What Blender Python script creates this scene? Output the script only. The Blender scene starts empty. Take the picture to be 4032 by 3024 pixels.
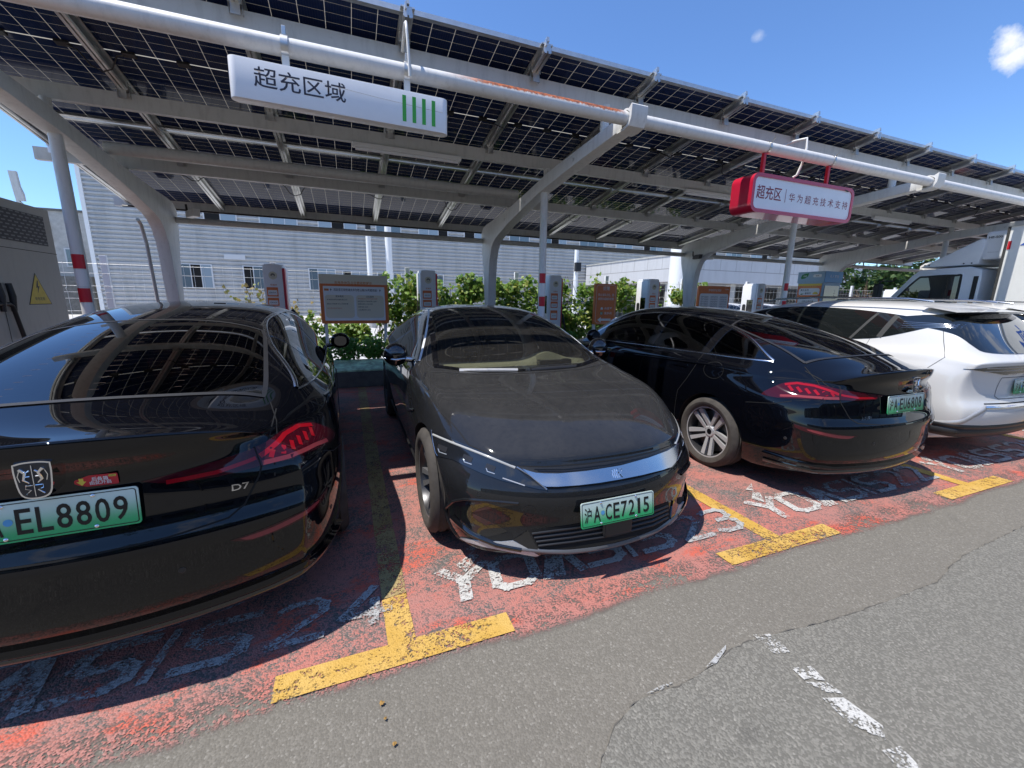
import bpy, bmesh, math, random
from mathutils import Vector, Matrix
from mathutils.bvhtree import BVHTree
from mathutils.interpolate import poly_3d_calc
import numpy as np
random.seed(7)
SC = bpy.context.scene
COL = SC.collection
RAD = math.radians

# ------------------------------------------------------------------ camera
IMW, IMH, FPX = 4032, 3024, 1613.0
YAW, PIT, ROL, HC = RAD(21.66), RAD(11.76), RAD(0.894), 1.55
def _rot():
    cy, sy, cp, sp = math.cos(YAW), math.sin(YAW), math.cos(PIT), math.sin(PIT)
    f = Vector((sy*cp, cy*cp, -sp)); r = Vector((cy, -sy, 0)); u = r.cross(f)
    c, s = math.cos(ROL), math.sin(ROL)
    return (c*r + s*u), (c*u - s*r), f
CR, CU, CF = _rot()
CAMP = Vector((0, 0, HC))
def ray(px, py):
    return (((px-IMW/2)/FPX)*CR + ((IMH/2-py)/FPX)*CU + CF).normalized()
def onY(px, py, Y):
    d = ray(px, py); return CAMP + d*(Y/d.y)
def onX(px, py, X):
    d = ray(px, py); return CAMP + d*(X/d.x)
def onZ(px, py, Z=0.0):
    d = ray(px, py); return CAMP + d*((Z-HC)/d.z)
cam = bpy.data.cameras.new('camera')
cam.sensor_fit = 'HORIZONTAL'; cam.sensor_width = 36.0
cam.lens = 36.0*FPX/IMW
cam.clip_start = 0.05; cam.clip_end = 2000
camo = bpy.data.objects.new('camera', cam); COL.objects.link(camo)
camo.matrix_world = Matrix(((CR.x, CU.x, -CF.x, 0), (CR.y, CU.y, -CF.y, 0), (CR.z, CU.z, -CF.z, HC), (0, 0, 0, 1)))
SC.camera = camo
SC.view_settings.view_transform = 'Standard'
SC.view_settings.look = 'None'
SC.view_settings.exposure = 0.86
SC.view_settings.gamma = 1.0

# ------------------------------------------------------------------ light
SUN_EL = math.atan2(1.0, 0.42)
to_sun = Vector((-0.42, -0.01, 1.0)).normalized()
sun = bpy.data.lights.new('sun', 'SUN'); sun.energy = 3.5; sun.angle = RAD(0.5); sun.color = (1.0, 0.955, 0.89)
suno = bpy.data.objects.new('sun', sun); COL.objects.link(suno)
suno.rotation_euler = to_sun.to_track_quat('Z', 'Y').to_euler(); suno.location = (-8, 0, 20)
W = bpy.data.worlds.new('World'); SC.world = W; W.use_nodes = True
def build_world():
    nt = W.node_tree; N = nt.nodes; L = nt.links
    bg = N['Background']; bg.inputs['Strength'].default_value = 0.13
    sky = N.new('ShaderNodeTexSky'); sky.sky_type = 'NISHITA'; sky.sun_disc = False
    sky.sun_elevation = SUN_EL; sky.sun_rotation = RAD(-90); sky.air_density = 1.0; sky.dust_density = 0.0; sky.ozone_density = 3.0
    tc = N.new('ShaderNodeTexCoord')
    def vm(op, a, b=None):
        n = N.new('ShaderNodeVectorMath'); n.operation = op
        L.new(a, n.inputs[0])
        if b is not None:
            if isinstance(b, (tuple, list, Vector)): n.inputs[1].default_value = b
            else: L.new(b, n.inputs[1])
        return n
    def mt(op, a, b=None, clamp=False):
        n = N.new('ShaderNodeMath'); n.operation = op; n.use_clamp = clamp
        for i, v in enumerate((a, b)):
            if v is None: continue
            if isinstance(v, (int, float)): n.inputs[i].default_value = v
            else: L.new(v, n.inputs[i])
        return n.outputs[0]
    d = tc.outputs['Generated']
    nz = N.new('ShaderNodeTexNoise'); nz.inputs['Scale'].default_value = 26; nz.inputs['Detail'].default_value = 7; nz.inputs['Roughness'].default_value = 0.6
    L.new(d, nz.inputs['Vector'])
    fac = None
    # (direction, radius, vertical stretch, strength)
    for dr, rad, vs, st in (((0.868, 0.352, 0.354), 0.021, 1.25, .8), ((0.880, 0.345, 0.338), 0.024, 1.3, .75), ((0.675, 0.592, 0.442), 0.010, 1.0, .22), ((0.60, 0.60, 0.53), 0.008, 1., .2),
                        ((-0.62, 0.775, 0.10), 0.17, 2.6, 1.2), ((-0.40, 0.9, 0.07), 0.14, 3.0, 1.1)):
        dv = Vector(dr).normalized()
        sub = vm('SUBTRACT', d, dv); sc = vm('MULTIPLY', sub.outputs[0], (1, 1, vs)); ln = vm('LENGTH', sc.outputs[0])
        a = mt('DIVIDE', ln.outputs['Value'], rad)
        w = mt('MULTIPLY', mt('SUBTRACT', nz.outputs['Fac'], 0.5), 2.6)
        m = mt('MULTIPLY', mt('SUBTRACT', mt('ADD', 1.0, w), a), 1.6*st, True)
        fac = m if fac is None else mt('MAXIMUM', fac, m)
    # scattered clouds over the half of the sky behind the camera (seen only in reflections)
    sp = N.new('ShaderNodeSeparateXYZ'); L.new(d, sp.inputs[0])
    n2 = N.new('ShaderNodeTexNoise'); n2.inputs['Scale'].default_value = 3.2; n2.inputs['Detail'].default_value = 8; n2.inputs['Roughness'].default_value = 0.6
    L.new(vm('MULTIPLY', d, (1, 1, 2.4)).outputs[0], n2.inputs['Vector'])
    c2 = mt('MULTIPLY', mt('SUBTRACT', n2.outputs['Fac'], 0.535), 7.0, True)
    back = mt('MULTIPLY', mt('SUBTRACT', -0.02, sp.outputs['Y']), 4.0, True)
    c2 = mt('MULTIPLY', c2, back)
    fac = mt('MAXIMUM', fac, c2)
    mix = N.new('ShaderNodeMix'); mix.data_type = 'RGBA'
    tn = vm('MULTIPLY', sky.outputs[0], (.57, .72, .92)); L.new(fac, mix.inputs['Factor']); L.new(tn.outputs[0], mix.inputs[6]); mix.inputs[7].default_value = (4.2, 4.4, 4.8, 1)
    L.new(mix.outputs[2], bg.inputs['Color'])
build_world()

# ------------------------------------------------------------------ helpers
def tag(o, label=None, cat=None, group=None, kind=None):
    if label: o['label'] = label
    if cat: o['category'] = cat
    if group: o['group'] = group
    if kind: o['kind'] = kind
    return o
def empty(name, label, cat, loc=(0, 0, 0), rotz=0.0, group=None):
    o = bpy.data.objects.new(name, None); COL.objects.link(o); o.empty_display_size = .2
    o.location = loc; o.rotation_euler = (0, 0, rotz)
    return tag(o, label, cat, group)
def link(name, me, parent=None, mats=None):
    o = bpy.data.objects.new(name, me); COL.objects.link(o)
    if mats is not None:
        for m in (mats if isinstance(mats, (list, tuple)) else [mats]): me.materials.append(m)
    if parent is not None: o.parent = parent
    return o
def copy_tree(o, parent=None):
    c = o.copy(); COL.objects.link(c)
    if parent is not None: c.parent = parent
    for ch in list(o.children): copy_tree(ch, c)
    return c

class MB:
    def __init__(s): s.v = []; s.f = []; s.m = []
    def add(s, vs, fs, mi=0):
        b = len(s.v); s.v += [tuple(x) for x in vs]
        for f in fs: s.f.append([b+i for i in f]); s.m.append(mi)
        return s
    def box(s, lo, hi, mi=0, M=None):
        x0, y0, z0 = lo; x1, y1, z1 = hi
        vs = [Vector(p) for p in ((x0,y0,z0),(x1,y0,z0),(x1,y1,z0),(x0,y1,z0),(x0,y0,z1),(x1,y0,z1),(x1,y1,z1),(x0,y1,z1))]
        if M is not None: vs = [M @ p for p in vs]
        return s.add(vs, [(0,3,2,1),(4,5,6,7),(0,1,5,4),(1,2,6,5),(2,3,7,6),(3,0,4,7)], mi)
    def prism(s, poly, a0, a1, axis='X', mi=0, M=None):
        n = len(poly); vs = []
        for a in (a0, a1):
            for (p, q) in poly:
                v = {'X': (a, p, q), 'Y': (p, a, q), 'Z': (p, q, a)}[axis]
                vs.append(Vector(v))
        if M is not None: vs = [M @ p for p in vs]
        fs = [list(range(n)), list(range(2*n-1, n-1, -1))]
        for i in range(n): j = (i+1) % n; fs.append((i, n+i, n+j, j))
        return s.add(vs, fs, mi)
    def tube(s, path, r, n=10, mi=0, cap=True):
        P = [Vector(p) for p in path]; k = len(P); rs = r if isinstance(r, (list, tuple)) else [r]*k
        t0 = (P[1]-P[0]).normalized(); u = t0.cross(Vector((0, 0, 1)))
        if u.length < 1e-3: u = t0.cross(Vector((1, 0, 0)))
        u.normalize(); vs = []
        for i in range(k):
            t = (P[min(i+1, k-1)]-P[max(i-1, 0)]).normalized()
            u = (u - t*u.dot(t)).normalized(); w = t.cross(u)
            for j in range(n):
                a = 2*math.pi*j/n; vs.append(P[i]+rs[i]*(math.cos(a)*u+math.sin(a)*w))
        fs = []
        for i in range(k-1):
            for j in range(n): fs.append((i*n+j, i*n+(j+1) % n, (i+1)*n+(j+1) % n, (i+1)*n+j))
        if cap: fs += [list(range(n-1, -1, -1)), list(range((k-1)*n, k*n))]
        return s.add(vs, fs, mi)
    def lathe(s, prof, n=32, axis='X', M=None, mi=0, close=False):
        vs = []
        for i in range(n):
            a = 2*math.pi*i/n
            for (h, r) in prof:
                c, d = r*math.cos(a), r*math.sin(a)
                v = Vector({'X': (h, c, d), 'Y': (c, h, d), 'Z': (c, d, h)}[axis])
                vs.append(M @ v if M is not None else v)
        k = len(prof); fs = []
        for i in range(n):
            for j in range(k if close else k-1):
                j2 = (j+1) % k; i2 = (i+1) % n
                fs.append((i*k+j, i2*k+j, i2*k+j2, i*k+j2))
        return s.add(vs, fs, mi)
    def ell(s, c, r, n=12, m=8, mi=0):
        c = Vector(c); vs = []
        for i in range(m+1):
            t = math.pi*i/m
            for j in range(n):
                p = 2*math.pi*j/n
                vs.append(c+Vector((r[0]*math.sin(t)*math.cos(p), r[1]*math.sin(t)*math.sin(p), r[2]*math.cos(t))))
        fs = []
        for i in range(m):
            for j in range(n): fs.append((i*n+j, (i+1)*n+j, (i+1)*n+(j+1) % n, i*n+(j+1) % n))
        return s.add(vs, fs, mi)
    def mesh(s, name, smooth=None, bevel=0.0):
        me = bpy.data.meshes.new(name); me.from_pydata(s.v, [], s.f)
        me.polygons.foreach_set('material_index', s.m)
        bm = bmesh.new(); bm.from_mesh(me); bmesh.ops.recalc_face_normals(bm, faces=bm.faces)
        if bevel > 0:
            es = [e for e in bm.edges if e.is_manifold and e.calc_face_angle(0) > 0.6]
            bmesh.ops.bevel(bm, geom=es, offset=bevel, segments=2, profile=.6, affect='EDGES', clamp_overlap=True)
        bm.to_mesh(me); bm.free()
        if smooth is not None:
            me.polygons.foreach_set('use_smooth', [True]*len(me.polygons))
            me.set_sharp_from_angle(angle=RAD(smooth))
        return me
    def build(s, name, mats, parent=None, smooth=None, bevel=0.0):
        return link(name, s.mesh(name, smooth, bevel), parent, mats)

def rpoly(w, h, r, n=5, cx=0, cy=0):
    pts = []
    for sx, sy, a0 in ((1, 1, 0), (-1, 1, 90), (-1, -1, 180), (1, -1, 270)):
        for i in range(n+1):
            a = RAD(a0+90*i/n); pts.append((cx+sx*(w/2-r)+r*math.cos(a), cy+sy*(h/2-r)+r*math.sin(a)))
    return pts
def frame(o, x, y):
    x = Vector(x).normalized(); y = Vector(y); y = (y-x*y.dot(x)).normalized(); z = x.cross(y); o = Vector(o)
    return Matrix(((x.x, y.x, z.x, o.x), (x.y, y.y, z.y, o.y), (x.z, y.z, z.z, o.z), (0, 0, 0, 1)))
def text_mesh(name, body, bold=0.0, extrude=0.0, space=1.0, line=1.0, align='CENTER'):
    cu = bpy.data.curves.new(name, 'FONT'); cu.body = body; cu.align_x = align; cu.offset = bold
    cu.extrude = extrude; cu.space_character = space; cu.space_line = line; cu.resolution_u = 3
    o = bpy.data.objects.new(name, cu); COL.objects.link(o)
    bpy.context.view_layer.update()
    me = bpy.data.meshes.new_from_object(o.evaluated_get(bpy.context.evaluated_depsgraph_get()))
    bpy.data.objects.remove(o); bpy.data.curves.remove(cu)
    return me
def text(name, body, mt, parent, M, h, w=None, bold=0.0, extrude=0.0, shear=0.0, **k):
    """a text mesh whose bounding box is h high (and w wide), centred on the origin of the frame M (local to parent)"""
    me = text_mesh(name, body, bold, 0.0, **k)
    if len(me.vertices) == 0: return None
    co = np.empty(len(me.vertices)*3, 'f'); me.vertices.foreach_get('co', co); co = co.reshape(-1, 3)
    lo, hi = co.min(0), co.max(0); c = (lo+hi)/2; s = h/(hi[1]-lo[1]); sx = s if w is None else w/(hi[0]-lo[0])
    co = (co-c)*np.array([sx, s, 1.0]); co[:, 0] += shear*co[:, 1]
    me.vertices.foreach_set('co', co.astype('f').ravel()); me.transform(M); me.update()
    return link(name, me, parent, mt)

# ------------------------------------------------------------------ materials
MT = {}
def mat(name, col=(.5, .5, .5), rough=.5, metal=0.0, coat=0.0, noise=0.0, nscale=20., ior=1.5, spec=None, emit=None, trans=0.0, bump=0.0, bscale=60., coatr=.03, rvar=0.0, alpha=1.0):
    m = bpy.data.materials.new(name); m.use_nodes = True; nt = m.node_tree; b = nt.nodes['Principled BSDF']
    b.inputs['Base Color'].default_value = (*col, 1); b.inputs['Roughness'].default_value = rough; b.inputs['Metallic'].default_value = metal
    b.inputs['Coat Weight'].default_value = coat; b.inputs['Coat Roughness'].default_value = coatr; b.inputs['IOR'].default_value = ior
    b.inputs['Transmission Weight'].default_value = trans
    if spec is not None: b.inputs['Specular IOR Level'].default_value = spec
    if emit: b.inputs['Emission Color'].default_value = (*emit[:3], 1); b.inputs['Emission Strength'].default_value = emit[3]
    if noise > 0 or bump > 0 or rvar > 0:
        tc = nt.nodes.new('ShaderNodeTexCoord'); nz = nt.nodes.new('ShaderNodeTexNoise'); nz.inputs['Scale'].default_value = nscale
        nz.inputs['Detail'].default_value = 6; nz.inputs['Roughness'].default_value = .65
        nt.links.new(tc.outputs['Object'], nz.inputs['Vector'])
        if noise > 0:
            mx = nt.nodes.new('ShaderNodeMix'); mx.data_type = 'RGBA'
            rp = nt.nodes.new('ShaderNodeValToRGB'); rp.color_ramp.elements[0].position = .3; rp.color_ramp.elements[1].position = .7
            nt.links.new(nz.outputs['Fac'], rp.inputs[0]); nt.links.new(rp.outputs[0], mx.inputs['Factor'])
            mx.inputs[6].default_value = (*[c*(1-noise) for c in col], 1); mx.inputs[7].default_value = (*[min(1, c*(1+noise)) for c in col], 1)
            nt.links.new(mx.outputs[2], b.inputs['Base Color'])
        if rvar > 0:
            mr = nt.nodes.new('ShaderNodeMapRange'); mr.inputs[3].default_value = max(0, rough-rvar); mr.inputs[4].default_value = rough+rvar
            mr.inputs[1].default_value = .3; mr.inputs[2].default_value = .7
            nt.links.new(nz.outputs['Fac'], mr.inputs[0]); nt.links.new(mr.outputs[0], b.inputs['Roughness'])
        if bump > 0:
            n2 = nt.nodes.new('ShaderNodeTexNoise'); n2.inputs['Scale'].default_value = bscale; n2.inputs['Detail'].default_value = 4
            nt.links.new(tc.outputs['Object'], n2.inputs['Vector'])
            bp = nt.nodes.new('ShaderNodeBump'); bp.inputs['Strength'].default_value = bump; bp.inputs['Distance'].default_value = .02
            nt.links.new(n2.outputs['Fac'], bp.inputs['Height']); nt.links.new(bp.outputs[0], b.inputs['Normal'])
    MT[name] = m
    return m
class G:
    """tiny node-graph helper"""
    def __init__(s, m): s.nt = m.node_tree; s.N = s.nt.nodes; s.L = s.nt.links; s.b = s.N.get('Principled BSDF')
    def n(s, t, **k):
        x = s.N.new(t)
        for a, v in k.items(): setattr(x, a, v)
        return x
    def sk(s, node, key, v):
        i = node.inputs[key]
        if hasattr(v, 'is_output'): s.L.new(v, i)
        else: i.default_value = v
    def math(s, op, a, b=0.0, clamp=False):
        x = s.n('ShaderNodeMath', operation=op, use_clamp=clamp); s.sk(x, 0, a); s.sk(x, 1, b); return x.outputs[0]
    def noise(s, vec, scale, detail=6, rough=.6, dist=0.0):
        x = s.n('ShaderNodeTexNoise'); s.L.new(vec, x.inputs['Vector']); x.inputs['Scale'].default_value = scale
        x.inputs['Detail'].default_value = detail; x.inputs['Roughness'].default_value = rough; x.inputs['Distortion'].default_value = dist; return x.outputs['Fac']
    def vor(s, vec, scale, out='Distance', feature='F1'):
        x = s.n('ShaderNodeTexVoronoi', feature=feature); s.L.new(vec, x.inputs['Vector']); x.inputs['Scale'].default_value = scale; return x.outputs[out]
    def ss(s, v, lo, hi):
        x = s.n('ShaderNodeMapRange', interpolation_type='SMOOTHSTEP'); s.sk(x, 0, v); x.inputs[1].default_value = lo; x.inputs[2].default_value = hi; return x.outputs[0]
    def mix(s, f, a, b):
        x = s.n('ShaderNodeMix', data_type='RGBA'); s.sk(x, 'Factor', f); s.sk(x, 6, a if hasattr(a, 'is_output') else (*a, 1)); s.sk(x, 7, b if hasattr(b, 'is_output') else (*b, 1)); return x.outputs[2]
    def pos(s): return s.n('ShaderNodeNewGeometry').outputs['Position']
    def obj(s): return s.n('ShaderNodeTexCoord').outputs['Object']
    def map(s, vec, sc=(1, 1, 1), loc=(0, 0, 0), rot=(0, 0, 0)):
        x = s.n('ShaderNodeMapping'); s.L.new(vec, x.inputs[0]); x.inputs['Scale'].default_value = sc; x.inputs['Location'].default_value = loc; x.inputs['Rotation'].default_value = rot; return x.outputs[0]
    def bump(s, h, st=.3, dist=.01):
        x = s.n('ShaderNodeBump'); s.L.new(h, x.inputs['Height']); x.inputs['Strength'].default_value = st; x.inputs['Distance'].default_value = dist
        s.L.new(x.outputs[0], s.b.inputs['Normal']); return x

def asphalt(name, dark, light, tint=0.0):
    m = mat(name, rough=.85); g = G(m); p = g.pos()
    v = g.vor(p, 130., 'Color'); sep = g.n('ShaderNodeSeparateColor'); g.L.new(v, sep.inputs[0])
    big = g.noise(p, 1.1, 5); mid = g.noise(p, 9., 5, .7)
    stone = g.ss(sep.outputs[0], .25, 1.0)
    c = g.mix(stone, dark, light)
    bright = g.ss(sep.outputs[1], .93, .97)
    c = g.mix(g.math('MULTIPLY', bright, .45), c, (.31, .29, .25))
    k = g.math('ADD', g.math('MULTIPLY', g.ss(big, .3, .7), .28), g.math('MULTIPLY', g.ss(mid, .25, .75), .22))
    c = g.mix(g.math('MULTIPLY', k, .5), c, tuple(x*.75 for x in dark))
    stain = g.ss(g.noise(p, .9, 7, .72, .6), .56, .72)
    c = g.mix(g.math('MULTIPLY', stain, .50), c, (.045, .042, .038))
    g.L.new(c, g.b.inputs['Base Color'])
    d = g.vor(p, 130., 'Distance')
    g.bump(g.math('ADD', g.math('MULTIPLY', d, -1.0), g.math('MULTIPLY', mid, .5)), .40, .005)
    return m
asphalt('asphalt', (.132, .120, .098), (.172, .157, .130))
asphalt('asphalt_old', (.122, .115, .097), (.190, .180, .153))
def worn(name, col, lo, hi, col2=None, nscale=24.):
    """paint worn off the stones: transparent where it has gone"""
    m = mat(name, col, .72); g = G(m); p = g.pos()
    a = g.noise(p, nscale, 6, .75); b = g.noise(p, 2.3, 4); st = g.n('ShaderNodeSeparateColor'); g.L.new(g.vor(p, 130., 'Color'), st.inputs[0])
    f = g.math('ADD', g.math('ADD', g.math('MULTIPLY', a, .55), g.math('MULTIPLY', b, .45)), g.math('MULTIPLY', st.outputs[0], .16))
    cov = g.ss(f, lo, hi)
    if col2: g.L.new(g.mix(g.ss(g.noise(p, 3.2, 5), .35, .65), col, col2), g.b.inputs['Base Color'])
    tr = g.n('ShaderNodeBsdfTransparent'); mx = g.n('ShaderNodeMixShader')
    g.L.new(cov, mx.inputs[0]); g.L.new(tr.outputs[0], mx.inputs[1]); g.L.new(g.b.outputs[0], mx.inputs[2])
    g.L.new(mx.outputs[0], g.N['Material Output'].inputs[0])
    g.bump(g.vor(p, 130., 'Distance'), .5, .005)
    return m
worn('paint_white', (.46, .45, .42), .49, .62, nscale=30.)
worn('paint_white_faint', (.36, .36, .35), .48, .63, nscale=26.)
worn('paint_yellow', (.46, .27, .045), .45, .58, (.52, .33, .085))
worn('paint_yellow_old', (.30, .21, .08), .50, .58, (.33, .25, .11), nscale=11.)
def redpaint():
    m = mat('paint_red', (.5, .09, .06), .7); g = G(m); p = g.pos()
    st = g.n('ShaderNodeSeparateColor'); g.L.new(g.vor(p, 130., 'Color'), st.inputs[0])
    sx = g.n('ShaderNodeSeparateXYZ'); g.L.new(p, sx.inputs[0])
    big = g.noise(p, 1.25, 6, .6, .6); fine = g.noise(p, 20., 6, .75); fresh = g.noise(g.map(p, (1, 2.2, 1)), 1.6, 5, .6, .4)
    red = g.mix(g.ss(big, .35, .68), (.34, .152, .128), (.43, .135, .102))
    red = g.mix(g.ss(fresh, .54, .62), red, (.50, .090, .052))
    red = g.mix(g.math('MULTIPLY', st.outputs[1], .22), red, (.30, .15, .12))
    f = g.math('ADD', g.math('ADD', g.math('MULTIPLY', fine, .45), g.math('MULTIPLY', g.noise(p, 3.0, 5), .55)), g.math('MULTIPLY', st.outputs[0], .18))
    cov = g.ss(f, .48, .66)
    # worn away towards the driving lane
    edge = g.math('ADD', sx.outputs[1], g.math('MULTIPLY', g.math('SUBTRACT', g.noise(p, 1.6, 4), .5), .16))
    cov = g.math('MULTIPLY', cov, g.ss(edge, 1.475, 1.54))
    grey = g.mix(g.ss(st.outputs[0], .25, 1.0), (.095, .085, .076), (.19, .165, .15))
    bare = g.math('MULTIPLY', cov, 1.0)
    c = g.mix(bare, grey, red)
    g.L.new(c, g.b.inputs['Base Color'])
    tr = g.n('ShaderNodeBsdfTransparent'); mx = g.n('ShaderNodeMixShader')
    g.L.new(g.math('MAXIMUM', cov, g.ss(edge, 1.56, 1.7)), mx.inputs[0]); g.L.new(tr.outputs[0], mx.inputs[1]); g.L.new(g.b.outputs[0], mx.inputs[2])
    g.L.new(mx.outputs[0], g.N['Material Output'].inputs[0])
    g.bump(g.math('ADD', g.math('MULTIPLY', g.vor(p, 130., 'Distance'), -1.), g.math('MULTIPLY', fine, .4)), .6, .005)
redpaint()
def carpaint(name, col, dust=0.0, dustcol=(.19, .175, .15), flake=0.0, rough=.22):
    m = mat(name, col, rough, coat=1.0, coatr=.012, spec=(0.0 if dust == 0 or max(col) < .1 else .5)); g = G(m)
    if dust > 0:
        o = g.obj(); a = g.noise(g.map(o, (1, .7, 1)), 3.2, 7, .65, .8); b = g.noise(o, 26., 4, .7); geo = g.n('ShaderNodeNewGeometry')
        sz = g.n('ShaderNodeSeparateXYZ'); g.L.new(geo.outputs['Normal'], sz.inputs[0])
        up = g.ss(sz.outputs[2], .35, .98)
        f = g.math('MULTIPLY', g.math('MULTIPLY', g.math('ADD', g.math('MULTIPLY', g.ss(a, .36, .66), .30), .70), g.ss(b, -.3, .7)), g.math('ADD', g.math('MULTIPLY', up, .82), .18))
        f = g.math('MULTIPLY', f, dust)
        spots = g.math('MULTIPLY', g.ss(g.vor(o, 17., 'Distance'), .07, .03), .6)
        f = g.math('MAXIMUM', f, g.math('MULTIPLY', spots, dust))
        g.L.new(g.mix(f, col, dustcol), g.b.inputs['Base Color'])
        g.L.new(g.math('ADD', g.math('MULTIPLY', f, .10), .012), g.b.inputs['Coat Roughness'])
        g.L.new(g.math('SUBTRACT', 1.0, g.math('MULTIPLY', f, .75)), g.b.inputs['Coat Weight'])
        g.L.new(g.math('ADD', g.math('MULTIPLY', f, .5), rough), g.b.inputs['Roughness'])
    return m
carpaint('paint_black', (.0016, .0020, .0036), .012)
carpaint('paint_dusty', (.010, .0108, .0125), .21, (.130, .122, .110))
carpaint('paint_pearl', (.62, .615, .595), .30, (.46, .43, .38), rough=.3)
carpaint('paint_silver', (.55, .56, .58), .1)
mat('glass_dark', (.010, .012, .012), .02, coat=1.0, coatr=.0, spec=.6)
def tinted(name, col, mixf=.5, haze=0.0):
    """see-through tinted pane with a mirror-like surface"""
    m = bpy.data.materials.new(name); m.use_nodes = True; nt = m.node_tree; N = nt.nodes; L = nt.links
    N.remove(N['Principled BSDF']); g = G(m)
    tr = N.new('ShaderNodeBsdfTransparent'); tr.inputs[0].default_value = (*col, 1)
    gl = N.new('ShaderNodeBsdfGlossy'); gl.inputs['Roughness'].default_value = .01
    fr = N.new('ShaderNodeFresnel'); fr.inputs[0].default_value = 1.52
    fac = g.math('MULTIPLY', fr.outputs[0], 1.7, True)
    mx = N.new('ShaderNodeMixShader'); L.new(fac, mx.inputs[0]); L.new(tr.outputs[0], mx.inputs[1]); L.new(gl.outputs[0], mx.inputs[2])
    out = mx.outputs[0]
    if haze > 0:
        df = N.new('ShaderNodeBsdfDiffuse'); df.inputs[0].default_value = (.30, .29, .27, 1)
        o = g.obj(); sx = g.n('ShaderNodeSeparateXYZ'); L.new(o, sx.inputs[0])
        # two wiped arcs in the dust
        arcs = None
        for cx, cy, r0, r1 in ((.62, 3.62, .14, .70), (-.06, 3.62, .12, .62)):
            dx = g.math('SUBTRACT', sx.outputs[0], cx); dy = g.math('MULTIPLY', g.math('SUBTRACT', sx.outputs[1], cy), 1.15)
            r = g.math('SQRT', g.math('ADD', g.math('MULTIPLY', dx, dx), g.math('MULTIPLY', dy, dy)))
            a = g.math('MULTIPLY', g.ss(r, r1, r1-.012), 1.0); arcs = a if arcs is None else g.math('MAXIMUM', arcs, a)
        n1 = g.noise(o, 6., 6, .6); dust = g.math('MULTIPLY', g.math('SUBTRACT', 1.0, g.math('MULTIPLY', arcs, .80)), g.math('ADD', g.math('MULTIPLY', n1, .5), .2))
        m2 = N.new('ShaderNodeMixShader'); L.new(g.math('MULTIPLY', dust, haze), m2.inputs[0]); L.new(out, m2.inputs[1]); L.new(df.outputs[0], m2.inputs[2]); out = m2.outputs[0]
    L.new(out, N['Material Output'].inputs[0]); MT[name] = m
    return m
tinted('glass_tint', (.10, .115, .11)); tinted('glass_clear', (.62, .68, .66)); tinted('glass_windscreen', (.50, .56, .53), haze=.085); tinted('glass_rear', (.085, .10, .097))
mat('black_gloss', (.006, .006, .007), .06, coat=1.0); mat('black_plastic', (.018, .018, .019), .45); mat('black_void', (.004, .004, .004), .9)
mat('rubber', (.030, .029, .027), .8, noise=.5, nscale=14., bump=.2, bscale=200.); mat('tyre_dusty', (.046, .040, .034), .85, noise=.4, nscale=9.)
mat('chrome', (.82, .83, .85), .07, 1.0); mat('satin_chrome', (.50, .52, .55), .18, 1.0); mat('alloy', (.44, .44, .44), .32, .35, rvar=.08); mat('alloy_dark', (.05, .05, .053), .35, .6)
mat('brake', (.30, .30, .30), .4, 1.0)
mat('tail_red', (.042, .003, .007), .10, coat=1.0, spec=0.); mat('tail_strip', (.27, .005, .011), .2, coat=1.0, spec=0.); mat('tail_pink', (.22, .035, .04), .2, coat=1.0, spec=0.)
mat('lamp_clear', (.50, .53, .56), .06, .5, coat=1.0); mat('lamp_dark', (.012, .013, .015), .05, coat=1.0); mat('drl', (.36, .36, .34), .15, coat=1.0)
mat('interior', (.02, .02, .021), .8); mat('beige', (.46, .38, .25), .7, noise=.1); mat('underbody', (.012, .012, .012), .8)
mat('plate_black', (.006, .006, .006), .4); mat('steel', (.55, .54, .52), .3, 1.0)
def plate_green():
    m = mat('plate_green', (.1, .5, .2), .32, coat=.4); g = G(m); sx = g.n('ShaderNodeSeparateXYZ'); g.L.new(g.obj(), sx.inputs[0])
    g.L.new(g.mix(g.ss(sx.outputs[2], .055, -.055), (.62, .74, .66), (.015, .40, .13)), g.b.inputs['Base Color'])
plate_green()
def dirty_white(name, col, streak=.5, rust=0.0):
    m = mat(name, col, .42); g = G(m); p = g.pos()
    n1 = g.noise(g.map(p, (6, 6, 1.2)), 3.0, 6, .65); n2 = g.noise(p, 30., 5, .7)
    c = g.mix(g.math('MULTIPLY', g.ss(n1, .45, .75), streak), col, tuple(x*.62 for x in col))
    c = g.mix(g.math('MULTIPLY', g.ss(n2, .55, .75), streak*.6), c, (.36, .33, .28))
    if rust > 0:
        geo = g.n('ShaderNodeNewGeometry'); sz = g.n('ShaderNodeSeparateXYZ'); g.L.new(geo.outputs['Normal'], sz.inputs[0])
        px = g.n('ShaderNodeSeparateXYZ'); g.L.new(p, px.inputs[0])
        span = g.math('MULTIPLY', g.ss(px.outputs[0], .7, 1.15), g.ss(px.outputs[0], 2.42, 2.30))
        rr = g.math('MULTIPLY', g.ss(g.math('ADD', sz.outputs[2], g.math('MULTIPLY', g.math('SUBTRACT', n2, .5), .9)), .15, .45), g.math('ADD', span, g.math('MULTIPLY', g.ss(g.noise(p, 5., 4), .66, .72), .7)), True)
        drip = g.math('MULTIPLY', g.ss(g.noise(g.map(p, (26, 1, 2.0)), 1.0, 3), .70, .76), g.ss(g.noise(p, 2.6, 2), .55, .62))
        c = g.mix(g.math('MULTIPLY', rr, rust), c, g.mix(g.ss(g.noise(p, 40., 4), .35, .65), (.52, .14, .03), (.20, .07, .035)))
        c = g.mix(g.math('MULTIPLY', drip, .6*rust), c, (.22, .11, .06))
    g.L.new(c, g.b.inputs['Base Color']); g.L.new(g.math('ADD', g.math('MULTIPLY', n2, .3), .28), g.b.inputs['Roughness'])
    return m
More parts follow.
